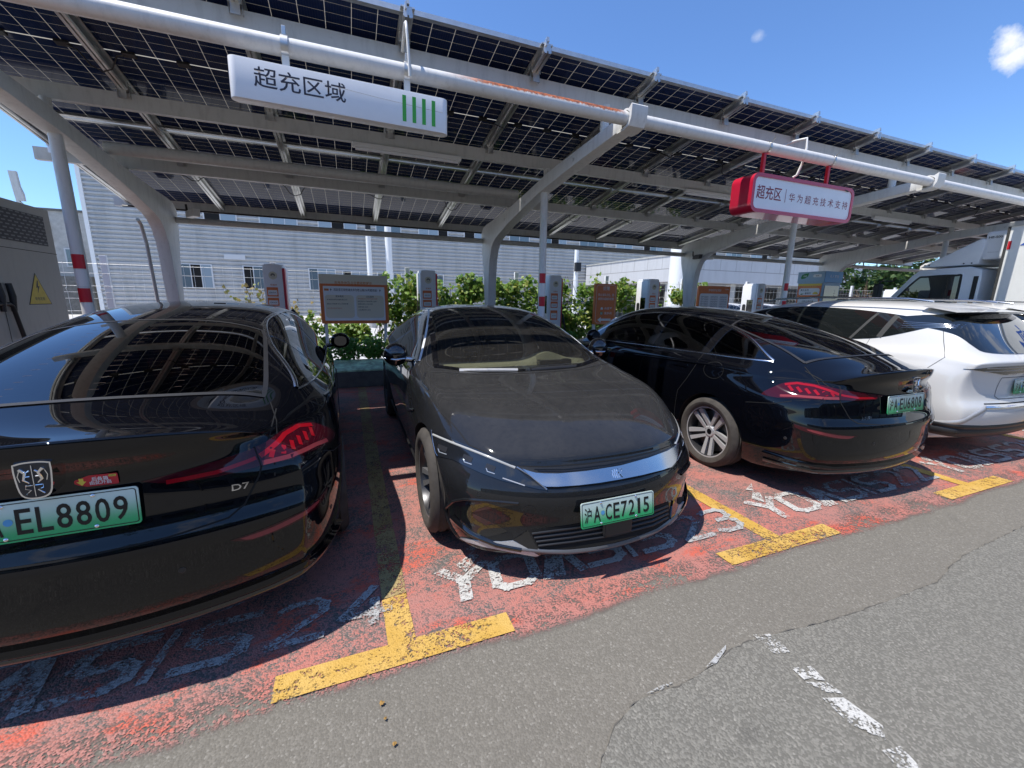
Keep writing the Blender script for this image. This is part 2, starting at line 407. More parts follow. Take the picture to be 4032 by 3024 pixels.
dirty_white('steel_white', (.70, .70, .67), .45); dirty_white('pipe_white', (.70, .69, .66), .4, 1.0); dirty_white('beam_grey', (.56, .56, .53), .45); dirty_white('cabinet_beige', (.40, .39, .35), .25)
mat('aluminium', (.62, .62, .60), .38, .9, noise=.12, nscale=8.)
mat('sign_white', (.84, .84, .84), .35, noise=.03, nscale=5.); mat('sign_red', (.50, .012, .04), .3, coat=.5); mat('sign_text_dark', (.03, .028, .045), .5); mat('sign_text_red', (.26, .012, .03), .5); mat('sign_green', (.05, .38, .045), .4)
mat('orange', (.76, .20, .05), .4, noise=.05); mat('cream', (.78, .70, .53), .5); mat('orange_text', (.62, .22, .06), .5); mat('white', (.78, .78, .76), .4); mat('red', (.55, .015, .03), .4); mat('dark_text', (.05, .045, .04), .5); mat('grey_text', (.30, .30, .31), .5)
mat('charger_white', (.82, .82, .82), .4, noise=.03); mat('charger_red', (.58, .018, .045), .35); mat('badge', (.70, .65, .48), .35); mat('yellow_sign', (.66, .50, .05), .5, noise=.1); mat('blue', (.05, .14, .34), .4); mat('lightblue', (.30, .45, .56), .4); mat('sky_blue', (.10, .35, .62), .4); mat('green_logo', (.02, .22, .05), .5); mat('yellow', (.78, .60, .08), .5)
mat('concrete', (.42, .42, .40), .85, noise=.18, nscale=3., bump=.2); mat('concrete_dark', (.12, .12, .115), .85, noise=.3, nscale=5., bump=.3); mat('pavers', (.46, .45, .43), .9, noise=.12, nscale=1.5)
mat('soil', (.055, .042, .03), .95, noise=.4, nscale=15., bump=.6); mat('green_mat', (.42, .60, .42), .75, noise=.6, nscale=7.)
mat('trim_grey', (.06, .06, .058), .75, spec=.15); mat('alloy_grey', (.15, .15, .155), .3, .3); mat('pillar_silver', (.60, .61, .62), .35); mat('copper', (.055, .03, .018), .5)
# ------------------------------------------------------------------ ground
def sheet(name, poly, z, mt, kind='structure'):
    me = bpy.data.meshes.new(name); me.from_pydata([(x, y, z) for x, y in poly], [], [list(range(len(poly)))])
    o = link(name, me, None, MT[mt]); o['kind'] = kind; return o
R4 = lambda x0, y0, x1, y1: [(x0, y0), (x1, y0), (x1, y1), (x0, y1)]
sheet('road', R4(-300, -300, 300, 300), 0.0, 'asphalt')
sheet('road_repair', [(.55, .80), (.70, .899), (.83, 1.0), (.98, 1.048), (1.2, 1.04), (1.377, 1.060), (1.52, 1.10), (1.673, 1.101), (2.1, 1.05), (2.5, 1.03), (3.059, 1.02), (3.3, 1.07), (3.567, 1.105), (4.436, 1.134), (7, 1.16), (14, 1.1), (14, -6), (.4, -6), (.45, .3)], .004, 'asphalt_old')
BAY, BX0, BY0 = 2.42, 0.138, 1.535
sheet('parking_bays', R4(-9.6, 1.36, 19.6, 7.45), .004, 'paint_red')
def yellow_lines():
    mb = []
    for k in range(-3, 8):
        x = BX0+k*BAY
        o = sheet('bay_line', [(x-.062, 1.66), (x-.508, 1.66), (x-.508, 1.535), (x+.508, 1.535), (x+.508, 1.66), (x+.062, 1.66), (x+.058, 3.3 if k else 1.98), (x-.066, 3.3 if k else 1.96)], .009, 'paint_yellow')
        sheet('bay_line_worn', R4(x-.066, 1.97 if k == 0 else 3.3, x+.060, 7.4), .009, 'paint_yellow_old')
yellow_lines()
# dashed white line worn to fragments, on the driving lane
for i, pl in enumerate(([(1.691, 1.116), (1.77, 1.093), (1.775, 1.04), (1.761, .986), (1.70, 1.0), (1.682, 1.016)], [(1.684, .927), (1.776, .904), (1.77, .868), (1.76, .836), (1.70, .868), (1.68, .87)],
                       [(1.675, .862), (1.758, .826), (1.767, .771), (1.71, .80)], [(1.667, .79), (1.75, .76), (1.764, .636), (1.71, .60), (1.656, .691)], [(1.66, .585), (1.74, .57), (1.70, .45), (1.63, .48)], [(1.65, .44), (1.74, .43), (1.73, -.6), (1.64, -.6)],
                       [(1.34, 1.062), (1.41, 1.085), (1.52, 1.118), (1.50, 1.100), (1.40, 1.06)], [(1.02, 1.055), (1.10, 1.062), (1.16, 1.056), (1.08, 1.046)])):
    sheet('lane_marking', pl, .010, 'paint_white' if i < 6 else 'paint_white_faint')
def joint():
    ln = [(.55, .80), (.70, .899), (.83, 1.0), (.98, 1.048), (1.2, 1.04), (1.377, 1.060), (1.52, 1.10), (1.673, 1.101), (2.1, 1.05), (2.5, 1.03), (3.059, 1.02), (3.3, 1.07), (3.567, 1.105), (4.436, 1.134), (7, 1.16)]
    pts = []
    for a, b in zip(ln[:-1], ln[1:]):
        k = max(2, int((Vector(b)-Vector(a)).length/.03))
        for i in range(k): pts.append(Vector(a).lerp(Vector(b), i/k)+Vector((random.gauss(0, .004), random.gauss(0, .004))))
    mb = MB(); n = len(pts); vs = []
    for p in pts:
        w = random.choice((.0, .0, .0008, .0015, .003, .002)); vs += [(p.x, p.y-w, .0062), (p.x, p.y+w, .0062)]
    mb.add(vs, [(2*i, 2*i+2, 2*i+3, 2*i+1) for i in range(n-1)]); o = mb.build('road_joint', MT['joint']); o['kind'] = 'structure'
mat('joint', (.095, .087, .074), .9)
joint()
# lettering of the bays
GLY = {  # strokes on a 4 wide x 6 high grid
 'Y': [[(0, 6), (2, 3.2)], [(4, 6), (2, 3.2), (2, 0)]], 'O': [[(.9, 0), (3.1, 0), (4, .9), (4, 5.1), (3.1, 6), (.9, 6), (0, 5.1), (0, .9), (.9, 0)]],
 'A': [[(0, 0), (1.6, 6), (2.4, 6), (4, 0)], [(2, 4), (1.35, 0)]], 'S': [[(0, 0), (3.1, 0), (4, .8), (4, 2.2), (3.1, 3), (.9, 3), (0, 3.8), (0, 5.2), (.9, 6), (3.9, 6)]],
 'I': [[(.6, 0), (.6, 6)]], '2': [[(0, 5.2), (.9, 6), (3.1, 6), (4, 5.2), (4, 4), (0, .0), (4.1, 0)]], '3': [[(0, 5.6), (.8, 6), (3.1, 6), (4, 5.2), (4, 3.9), (3, 3.1), (1.6, 3.1)], [(3, 3.1), (4, 2.2), (4, .9), (3.1, 0), (.8, 0), (0, .5)]],
 '4': [[(2.6, 6), (0, 1.6), (4.2, 1.6)], [(2.9, 3.6), (2.9, 0)]], '1': [[(.2, 4.9), (1.4, 6), (1.4, 0)]], '5': [[(3.8, 6), (.3, 6), (.2, 3.4), (3, 3.5), (4, 2.7), (4, .8), (3.1, 0), (0, 0)]], '0': [[(.9, 0), (3.1, 0), (4, .9), (4, 5.1), (3.1, 6), (.9, 6), (0, 5.1), (0, .9), (.9, 0)]]}
def strokes(mb, segs, w, T, z):
    for sg in segs:
        for a, b in zip(sg[:-1], sg[1:]):
            a, b = Vector(a), Vector(b); d = (b-a).normalized(); a = a-d*w*.45; b = b+d*w*.45; n = Vector((-d.y, d.x))*w/2
            mb.add([(*T(p), z+.0003*(len(mb.f) % 9)) for p in (a-n, b-n, b+n, a+n)], [(0, 1, 2, 3)])
def lettering(k, word, num, faint):
    x0 = BX0+k*BAY; mb = MB(); s = .245/6
    def put(ch, x, wd):
        T = lambda p: (x0+x+p.x*wd/4+(p.y*s)*.16, 1.825+p.y*s)
        strokes(mb, GLY[ch], 1.15 if ch != 'I' else 1.2, T, .012)
    xs = {'Y': (.19, .22), 'O': (.47, .22), 'A': (.78, .22), 'S': (1.08, .22)}
    for ch, x, wd in (('Y', .23, .24), ('O', .53, .23), ('A', .83, .22), ('S', 1.12, .22), ('I', 1.40, .13), ('S', 1.52, .22)): put(ch, x, wd)
    if word:  # lightning bolt over the Y
        T = lambda p: (x0+p.x, 1.825+p.y)
        mb.add([(*T(Vector(p)), .0125) for p in ((.40, .20), (.52, .33), (.47, .35), (.62, .49), (.45, .41), (.50, .38), (.36, .28))], [(0, 1, 2, 5, 6), (2, 3, 4, 5)])
    o = mb.build('bay_lettering', MT['paint_white_faint' if faint else 'paint_white']); o['kind'] = 'structure'
    mb = MB()
    def putn(ch, x, wd):
        T = lambda p: (x0+x+p.x*wd/4+(p.y*s)*.10, 1.825+p.y*s); strokes(mb, GLY[ch], 1.0, T, .012)
    for i, ch in enumerate(num): putn(ch, 1.86+.30*i, .20)
    o = mb.build('bay_number', MT['paint_white_faint']); o['kind'] = 'structure'
for k, n, f in ((-2, '25', True), (-1, '24', True), (0, '23', False), (1, '22', False), (2, '21', False), (3, '20', False)): lettering(k, True, n, f)

# ------------------------------------------------------------------ car builder
def pchip(keys):
    xs = [float(k[0]) for k in keys]; vs = [float(k[1]) for k in keys]; n = len(xs)
    h = [xs[i+1]-xs[i] for i in range(n-1)]; d = [(vs[i+1]-vs[i])/h[i] for i in range(n-1)]; m = [0.0]*n
    if n > 1: m[0], m[-1] = d[0], d[-1]
    for i in range(1, n-1):
        if d[i-1]*d[i] > 0:
            w1, w2 = 2*h[i]+h[i-1], h[i]+2*h[i-1]; m[i] = (w1+w2)/(w1/d[i-1]+w2/d[i])
    def f(x):
        if x <= xs[0]: return vs[0]
        if x >= xs[-1]: return vs[-1]
        i = 0
        while x > xs[i+1]: i += 1
        t = (x-xs[i])/h[i]; a, b = 2*t**3-3*t*t+1, t**3-2*t*t+t
        return a*vs[i]+b*h[i]*m[i]+(1-a)*vs[i+1]+(t**3-t*t)*h[i]*m[i+1]
    return f
def sstep(a, b, x):
    t = min(1, max(0, (x-a)/(b-a))); return t*t*(3-2*t)

def car_body(S, levels=3):
    """loft of cross sections along the car, closed with curved ends; returns a mesh"""
    K = {k: pchip(S[k]) for k in ('zb', 'zsh', 'wsh', 'wm', 'zc', 'rail', 'cab', 'crown')}
    ys = S['ys']; y0, y1 = ys[0], ys[-1]; prof = pchip(S['prof']); ro, fo = pchip(S['rear']), pchip(S['front'])
    rR, rF = S['rowsR'], S['rowsF']; nS = len(rR); Wd = S['W']
    def bend(x, y, z):
        a = max(0., 1-(y-y0)/S['Lr']); b = max(0., 1-(y1-y)/S['Lf'])
        if a > 0: y += (ro(z)+S['bowR'][0]*(1+S.get('lipbow', 0)*sstep(.84, .97, z))*(abs(x)/Wd)**S['bowR'][1])*a**1.3
        if b > 0: y -= (fo(z)+S['bowF'][0]*(abs(x)/Wd)**S['bowF'][1])*b**1.3
        return (x, y, z)
    fr = [1, .86, .66, .44, .22, 0]; bf = [0, .25, .5, .75, .92, 1]
    V = []; idx = []
    sects = []
    for y in ys:
        zb, zsh, wsh, wm, zc, rail, cab, cr = (K[k](y) for k in ('zb', 'zsh', 'wsh', 'wm', 'zc', 'rail', 'cab', 'crown'))
        t = sstep(S['rowmix'][0], S['rowmix'][1], y)
        wb = wm*prof(zb)
        H = [(f*wb, zb) for f in bf]
        for i in range(nS):
            z = (1-t)*rR[i]+t*rF[i]; lim = zsh-.012*(nS-i)
            z = min(z, lim); z = max(z, zb+.012*(i+1))
            x = wm*prof(z)
            # ease into the shoulder
            e = sstep(zsh-.16, zsh, z); x = x*(1-e)+(wsh+.004)*e if wsh < x else x
            H.append((x, z))
        D = zc-zsh
        hood = [(fr[i]*wsh, zsh+D*[0, .40, .70, .88, .97, 1][i]) for i in range(6)]
        zr = zc-cr; wi = S.get('tuck', .045)
        x1, z1 = wsh-wi, zsh+.055; x3, z3 = rail, zr
        c = [(wsh, zsh), (x1, z1), ((x1+x3)/2+.02, (z1+z3)/2), (x3, z3), (x3*.56, zc-cr*.24), (0, zc)]
        T = [((1-cab)*a[0]+cab*b[0], (1-cab)*a[1]+cab*b[1]) for a, b in zip(hood, c)]
        sects.append((H+T, 6, nS))
    n = len(sects[0][0])
    for si, (H, _, _) in enumerate(sects):
        row = {}
        for k, (x, z) in enumerate(H): row[(k, 1)] = len(V); V.append(bend(x, ys[si], z))
        for k, (x, z) in enumerate(H):
            if k in (0, n-1): row[(k, -1)] = row[(k, 1)]
            else: row[(k, -1)] = len(V); V.append(bend(-x, ys[si], z))
        idx.append(row)
    F = []
    for a, b in zip(idx[:-1], idx[1:]):
        for k in range(n-1):
            F.append((a[(k, 1)], b[(k, 1)], b[(k+1, 1)], a[(k+1, 1)])); F.append((a[(k, -1)], a[(k+1, -1)], b[(k+1, -1)], b[(k, -1)]))
    for end in (0, -1):
        row = idx[end]; H = sects[end][0]; y = ys[end]; g = []
        def ring(k, c): return row[(k, 1 if c >= 0 else -1)]
        for r in range(nS+2):
            line = []
            for c in range(-5, 6):
                a = abs(c)
                if r == 0: line.append(ring(a, c))
                elif r == nS+1: line.append(ring(6+nS+5-a, c))
                elif a == 5: line.append(ring(6+r-1, c))
                else:
                    x, z = H[6+r-1]; tt = r/(nS+1); f = bf[a]*(1-tt)+fr[5-a]*tt
                    # crown of the fascia rows follows the lip
                    zz = z+(H[6+nS+5-a][1]-H[6+nS][1])*sstep(.45, 1., tt)
                    line.append(len(V)); V.append(bend((1 if c > 0 else -1)*x*f, y, zz))
            g.append(line)
        for r in range(nS+1):
            for c in range(10):
                q = (g[r][c], g[r][c+1], g[r+1][c+1], g[r+1][c])
                F.append(q if end == 0 else q[::-1])
    me = bpy.data.meshes.new('body'); me.from_pydata(V, [], F)
    bm = bmesh.new(); bm.from_mesh(me); bmesh.ops.recalc_face_normals(bm, faces=bm.faces)
    bm.to_mesh(me); bm.free()
    o = bpy.data.objects.new('tmp', me); COL.objects.link(o)
    md = o.modifiers.new('s', 'SUBSURF'); md.levels = levels; md.render_levels = levels
    bpy.context.view_layer.update()
    out = bpy.data.meshes.new_from_object(o.evaluated_get(bpy.context.evaluated_depsgraph_get()))
    bpy.data.objects.remove(o); out.polygons.foreach_set('use_smooth', [True]*len(out.polygons))
    return out
class Surf:
    def __init__(s, me):
        s.me = me; bm = bmesh.new(); bm.from_mesh(me); s.bvh = BVHTree.FromBMesh(bm); bm.free()
        s.vn = [v.normal.copy() for v in me.vertices]; s.vc = [v.co.copy() for v in me.vertices]; s.pv = [list(p.vertices) for p in me.polygons]
    def nrm(s, p, fi):
        ids = s.pv[fi]; w = poly_3d_calc([s.vc[i] for i in ids], p); n = Vector((0, 0, 0))
        for i, k in zip(ids, w): n += s.vn[i]*k
        return n.normalized()
    def hit(s, o, d, guess=3.0):
        p, n, fi, dist = s.bvh.ray_cast(o, d)
        if p is None:
            p, n, fi, dist = s.bvh.find_nearest(o+d*guess)
            return p, s.nrm(p, fi), None
        return p, s.nrm(p, fi), dist
def projector(kind, root=None):
    if kind == 'L': return lambda u, v: (Vector((-4, u, v)), Vector((1, 0, 0)))
    if kind == 'R': return lambda u, v: (Vector((4, u, v)), Vector((-1, 0, 0)))
    if kind == 'B': return lambda u, v: (Vector((u, -6, v)), Vector((0, 1, 0)))
    if kind == 'F': return lambda u, v: (Vector((u, 9, v)), Vector((0, -1, 0)))
    if kind == 'T': return lambda u, v: (Vector((u, v, 5)), Vector((0, 0, -1)))
    if kind == 'C':
        M = Matrix.Translation(root.location) @ Matrix.Rotation(root.rotation_euler.z, 4, 'Z'); Mi = M.inverted(); o = Mi @ CAMP; R3 = Mi.to_3x3()
        return lambda u, v: (o, (R3 @ ray(u, v)).normalized())
def tess(poly, cell):
    bm = bmesh.new(); vs = [bm.verts.new((x, y, 0)) for x, y in poly]; bm.faces.new(vs)
    xs = [p[0] for p in poly]; ys = [p[1] for p in poly]
    for ax, lo, hi in ((0, min(xs), max(xs)), (1, min(ys), max(ys))):
        k = max(1, int((hi-lo)/cell))
        for i in range(1, k):
            co = [0, 0, 0]; no = [0, 0, 0]; co[ax] = lo+(hi-lo)*i/k+1e-6; no[ax] = 1
            bmesh.ops.bisect_plane(bm, geom=bm.verts[:]+bm.edges[:]+bm.faces[:], plane_co=co, plane_no=no, dist=1e-7)
    bmesh.ops.remove_doubles(bm, verts=bm.verts, dist=cell*.02)
    bm.verts.index_update()
    pts = [(v.co.x, v.co.y) for v in bm.verts]; fs = [[v.index for v in f.verts] for f in bm.faces]
    bd = [(l.vert.index, l.link_loop_next.vert.index) for f in bm.faces for l in f.loops if l.edge.is_boundary]
    bm.free(); return pts, fs, bd
def finish(name, P, N, F, parent, mt):
    me = bpy.data.meshes.new(name); me.from_pydata(P, [], F); me.polygons.foreach_set('use_smooth', [True]*len(F))
    # face directions follow the surface
    bad = False
    k = sum(1 for p in me.polygons if p.normal.dot(N[p.vertices[0]]) < 0)
    if k > len(F)/2: me.flip_normals()
    me.normals_split_custom_set_from_vertices([tuple(n) for n in N])
    return link(name, me, parent, mt)
def smooth_poly(poly, n=4, sharp=()):
    """round the outline with Catmull-Rom, keeping the listed corners sharp"""
    out = []; k = len(poly)
    for i in range(k):
        p0, p1, p2, p3 = (Vector((*poly[(i+j) % k], 0)) for j in (-1, 0, 1, 2))
        m1 = (p2-p0)*.5 if i not in sharp else (p2-p1)*.6
        m2 = (p3-p1)*.5 if (i+1) % k not in sharp else (p2-p1)*.6
        for s in range(n):
            t = s/n; a, b = 2*t**3-3*t*t+1, t**3-2*t*t+t
            q = p1*a+m1*b+p2*(1-a)+m2*(t**3-t*t); out.append((q.x, q.y))
    return out
def patch(S, poly, pj, name, mt, parent, off=.003, cell=None, skirt=True, mirror=False, guess=3.0):
    if cell is None: ext = max(max(p[0] for p in poly)-min(p[0] for p in poly), max(p[1] for p in poly)-min(p[1] for p in poly)); cell = min(ext/26, .035) if ext < 10 else ext/26
    pts, fs, bd = tess(poly, cell); P = []; N = []
    last = guess
    for u, v in pts:
        o, d = pj(u, v); p, n, dist = S.hit(o, d, last)
        if dist: last = dist
        P.append(p+n*off); N.append(n)
    F = [list(f) for f in fs]
    if skirt:
        mp = {}
        for a, b in bd:
            for i in (a, b):
                if i not in mp: mp[i] = len(P); P.append(P[i]-N[i]*(off+.004)); N.append(N[i])
            F.append([b, a, mp[a], mp[b]])
    res = [finish(name, P, N, F, parent, mt)]
    if mirror:
        Pm = [Vector((-p.x, p.y, p.z)) for p in P]; Nm = [Vector((-n.x, n.y, n.z)) for n in N]
        res.append(finish(name, Pm, Nm, [f[::-1] for f in F], parent, mt))
    return res
def ribbon(S, line, pj, w, name, mt, parent, off=.0012, step=.03, raised=0.0, mirror=False, closed=False, guess=3.0, world=False):
    """strip of width w laid on the surface along a projected polyline"""
    pts = [Vector((*p, 0)) for p in line]
    if closed: pts.append(pts[0])
    q = []; last = guess
    for a, b in zip(pts[:-1], pts[1:]):
        o, d = pj(a.x, a.y); pa, _, da = S.hit(o, d, last); last = da or last; o, d = pj(b.x, b.y); pb, _, db = S.hit(o, d, last); last = db or last
        k = max(1, int((pb-pa).length/step))
        for i in range(k):
            c = a.lerp(b, i/k); q.append(c)
    q.append(pts[-1]); H = []
    for c in q:
        o, d = pj(c.x, c.y); p, n, dist = S.hit(o, d, last); last = dist or last; H.append((p, n))
    P = []; N = []; F = []; k = 2 if raised <= 0 else 4
    for i, (p, n) in enumerate(H):
        t = (H[min(i+1, len(H)-1)][0]-H[max(i-1, 0)][0]).normalized(); s = n.cross(t).normalized()
        if k == 2:
            for e in (-1, 1): P.append(p+s*e*w/2+n*off); N.append(n)
        else:
            for e, hgt in ((-1, -.002), (-.6, raised), (.6, raised), (1, -.002)): P.append(p+s*e*w/2+n*hgt); N.append((n+s*e*.8).normalized())
    for i in range(len(H)-1):
        for j in range(k-1): F.append((i*k+j, i*k+j+1, (i+1)*k+j+1, (i+1)*k+j))
    res = [finish(name, P, N, F, parent, mt)]
    if mirror:
        res.append(finish(name, [Vector((-p.x, p.y, p.z)) for p in P], [Vector((-n.x, n.y, n.z)) for n in N], [f[::-1] for f in F], parent, mt))
    return res
def cut(me, cutters, mats):
    """boolean: take the cutters (meshes) out of the body; their faces keep the last material"""
    o = bpy.data.objects.new('tmp', me); COL.objects.link(o)
    for m in mats: me.materials.append(m)
    cs = []
    for c in cutters:
        for m in mats: c.materials.append(m)
        c.polygons.foreach_set('material_index', [len(mats)-1]*len(c.polygons))
        q = bpy.data.objects.new('cut', c); COL.objects.link(q); cs.append(q)
        md = o.modifiers.new('b', 'BOOLEAN'); md.object = q; md.operation = 'DIFFERENCE'; md.solver = 'EXACT'
    bpy.context.view_layer.update()
    out = bpy.data.meshes.new_from_object(o.evaluated_get(bpy.context.evaluated_depsgraph_get()))
    for q in cs: bpy.data.objects.remove(q)
    bpy.data.objects.remove(o)
    out.polygons.foreach_set('use_smooth', [True]*len(out.polygons)); out.set_sharp_from_angle(angle=RAD(50))
    return out
def arch_cutter(y, z, r, x0, x1, n=40):
    mb = MB(); poly = [(y+r*math.cos(2*math.pi*i/n), z+r*math.sin(2*math.pi*i/n)) for i in range(n)]
    return mb.prism(poly, x0, x1, 'X').mesh('arch')
def open_holes(me, S, polys):
    """take the faces of a see-through pane out of the body: faces seen inside poly along pj"""
    def inside(p, poly):
        c = False; j = len(poly)-1
        for i in range(len(poly)):
            if (poly[i][1] > p[1]) != (poly[j][1] > p[1]) and p[0] < (poly[j][0]-poly[i][0])*(p[1]-poly[i][1])/(poly[j][1]-poly[i][1])+poly[i][0]: c = not c
            j = i
        return c
    bm = bmesh.new(); bm.from_mesh(me); kill = set()
    for poly, test in polys:
        for f in bm.faces:
            uv = test(f.calc_center_median(), f.normal)
            if uv is not None and inside(uv, poly): kill.add(f)
    bmesh.ops.delete(bm, geom=list(kill), context='FACES'); bm.to_mesh(me); bm.free()
def shrink(poly, d):
    k = len(poly); c = []
    A = sum(poly[i][0]*poly[(i+1) % k][1]-poly[(i+1) % k][0]*poly[i][1] for i in range(k)); sg = 1 if A > 0 else -1
    for i in range(k):
        a, b, e = Vector((*poly[i-1], 0)), Vector((*poly[i], 0)), Vector((*poly[(i+1) % k], 0))
        t1 = (b-a).normalized(); t2 = (e-b).normalized(); n = (Vector((-t1.y, t1.x, 0))+Vector((-t2.y, t2.x, 0)))
        n.normalize(); q = b+n*d*sg; c.append((q.x, q.y))
    return c

# ------------------------------------------------------------------ wheels, plates
def tyre_mesh(r, w, rim):
    h = w/2; prof = [(-h*.86, rim), (-h*1.0, rim+.02), (-h*1.04, (r+rim)/2), (-h*.97, r-.03), (-h*.82, r-.008)]
    for gx in (-.5, 0, .5): prof += [(h*(gx-.13), r), (h*(gx-.10), r-.008), (h*(gx+.10), r-.008), (h*(gx+.13), r)]
    prof += [(h*.82, r-.008), (h*.97, r-.03), (h*1.04, (r+rim)/2), (h*1.0, rim+.02), (h*.86, rim)]
    return MB().lathe(prof, 48, 'X').mesh('wheel', 35)
def rim_mesh(rim, w, style):
    """outer face at +x"""
    h = w/2; mb = MB()
    mb.lathe([(h*.60, rim+.006), (h*.80, rim+.006), (h*.86, rim+.004), (h*.84, rim-.010)], 48, 'X', mi=0); mb.lathe([(h*.84, rim-.010), (h*.55, rim-.022), (-h*.8, rim-.03), (-h*.8, rim+.004)], 48, 'X', mi=1)
    mb.lathe([(h*.30, .0), (h*.52, .02), (h*.52, .045), (h*.40, .062), (h*.1, .066)], 24, 'X', mi=0)
    mb.lathe([(h*.535, .0), (h*.535, .026), (h*.50, .030)], 20, 'X', mi=2)
    n = 5
    for k in range(n):
        a = 2*math.pi*k/n+.2; M = Matrix.Rotation(a, 4, 'X')
        if style == 'twin':      # two leaning blades with a slot between them
            for y0, y1, wd in ((-.030, -.052, .020), (.020, .028, .022)):
                poly = [(y0-wd*.7, .045), (y0+wd*.6, .045), (y1+wd, rim-.016), (y1-wd, rim-.016)]
                v = [(h*.44, p, q) for p, q in poly[:2]]+[(h*.74, p, q) for p, q in poly[2:]]; b = [(x-.028, p, q) for x, p, q in v]
                mb.add([M @ Vector(p) for p in v+b], [(0, 1, 2, 3), (4, 7, 6, 5), (0, 4, 5, 1), (1, 5, 6, 2), (2, 6, 7, 3), (3, 7, 4, 0)], 0)
            poly = [(-.022, .06), (.010, .06), (.004, rim-.02), (-.03, rim-.02)]
            v = [(h*.30, p, q) for p, q in poly[:2]]+[(h*.55, p, q) for p, q in poly[2:]]
            mb.add([M @ Vector(p) for p in v], [(0, 1, 2, 3)], 1)
            mb.lathe([(h*.50, .0), (h*.50, .006)], 8, 'X', M @ Matrix.Translation((0, 0, .05)) if False else M @ Matrix.Translation((.0, .025, .040)), 1)
        else:
            for sgn in (-1, 1):
                poly = [(sgn*.006, .045), (sgn*.030, .045), (sgn*.070, rim-.014), (sgn*.028, rim-.014)]
                v = [(h*.44, p, q) for p, q in poly[:2]]+[(h*.72, p, q) for p, q in poly[2:]]; b = [(x-.03, p, q) for x, p, q in v]
                mb.add([M @ Vector(p) for p in v+b], [(0, 1, 2, 3), (4, 7, 6, 5), (0, 4, 5, 1), (1, 5, 6, 2), (2, 6, 7, 3), (3, 7, 4, 0)], 0)
            poly = [(-.03, .07), (.03, .07), (.06, rim-.02), (-.06, rim-.02)]
            mb.add([M @ Vector((h*.32, p, q)) for p, q in poly], [(0, 1, 2, 3)], 1)
    mb.lathe([(-h*.35, .0), (-h*.35, rim-.022)], 32, 'X', mi=3)
    return mb.mesh('rim', 35)
def wheels(root, pos, r, w, rim, style, mats, tyre='rubber'):
    tm = tyre_mesh(r, w, rim); rm = rim_mesh(rim, w, style); tm.materials.append(MT[tyre])
    for m in mats: rm.materials.append(MT[m])
    dm = MB().lathe([(.0, .05), (.0, rim-.045), (.02, rim-.045), (.02, .05)], 32, 'X').mesh('brake_disc', 35); dm.materials.append(MT['brake'])
    for x, y in pos:
        o = link('wheel', tm, root); o.location = (x, y, r); o.rotation_euler = (.3*y+x, 0, 0 if x > 0 else math.pi)
        link('rim', rm, o); link('brake_disc', dm, o).location = (-.02, 0, 0)
def plate(root, M, chars, w=.48, h=.14):
    """M: plate frame, x right, y up, z out of the plate"""
    mb = MB(); me = mb.prism(rpoly(w, h, .012), 0, .004, 'Z').mesh('licence_plate')
    # object space: z up for the gradient
    B = Matrix(((1, 0, 0, 0), (0, 0, -1, 0), (0, 1, 0, 0), (0, 0, 0, 1)))
    me.transform(B); o = link('licence_plate', me, root, MT['plate_green']); o.matrix_local = M @ B.inverted()
    fr = B
    mb = MB(); a = rpoly(w-.012, h-.012, .010); b = rpoly(w-.018, h-.018, .008); n = len(a)
    mb.add([(x, y, .0046) for x, y in a+b], [(i, (i+1) % n, n+(i+1) % n, n+i) for i in range(n)])
    me = mb.mesh('plate_border'); me.transform(B); link('plate_border', me, o, MT['plate_black'])
    ch, ltr, rest = chars[0], chars[1], chars[2:]
    def put(t, x, wd, bold, hh=.088): text('plate_character', t, MT['plate_black'], o, B @ Matrix.Translation((x, -.002, .0050)), hh, wd, bold=bold)
    put(ch, -.197, .044, .008, .084); put(ltr, -.140, .044, .012)
    pitch = .0505
    for i, t in enumerate(rest): put(t, -.066+i*pitch, .040 if t != '1' else .018, .012)
    mb = MB().lathe([(.0, .0), (.0, .012)], 16, 'Z', Matrix.Translation((-.104, .0, .0052)))
    me = mb.mesh('plate_seal'); me.transform(B); link('plate_seal', me, o, MT['sky_blue'])
    for x in (-.115, .115):
        for y in (-.056, .056):
            me = MB().ell((x, y, .004), (.0075, .0075, .006), 12, 6).mesh('plate_bolt', 60); me.transform(B); link('plate_bolt', me, o, MT['chrome'])
    return o
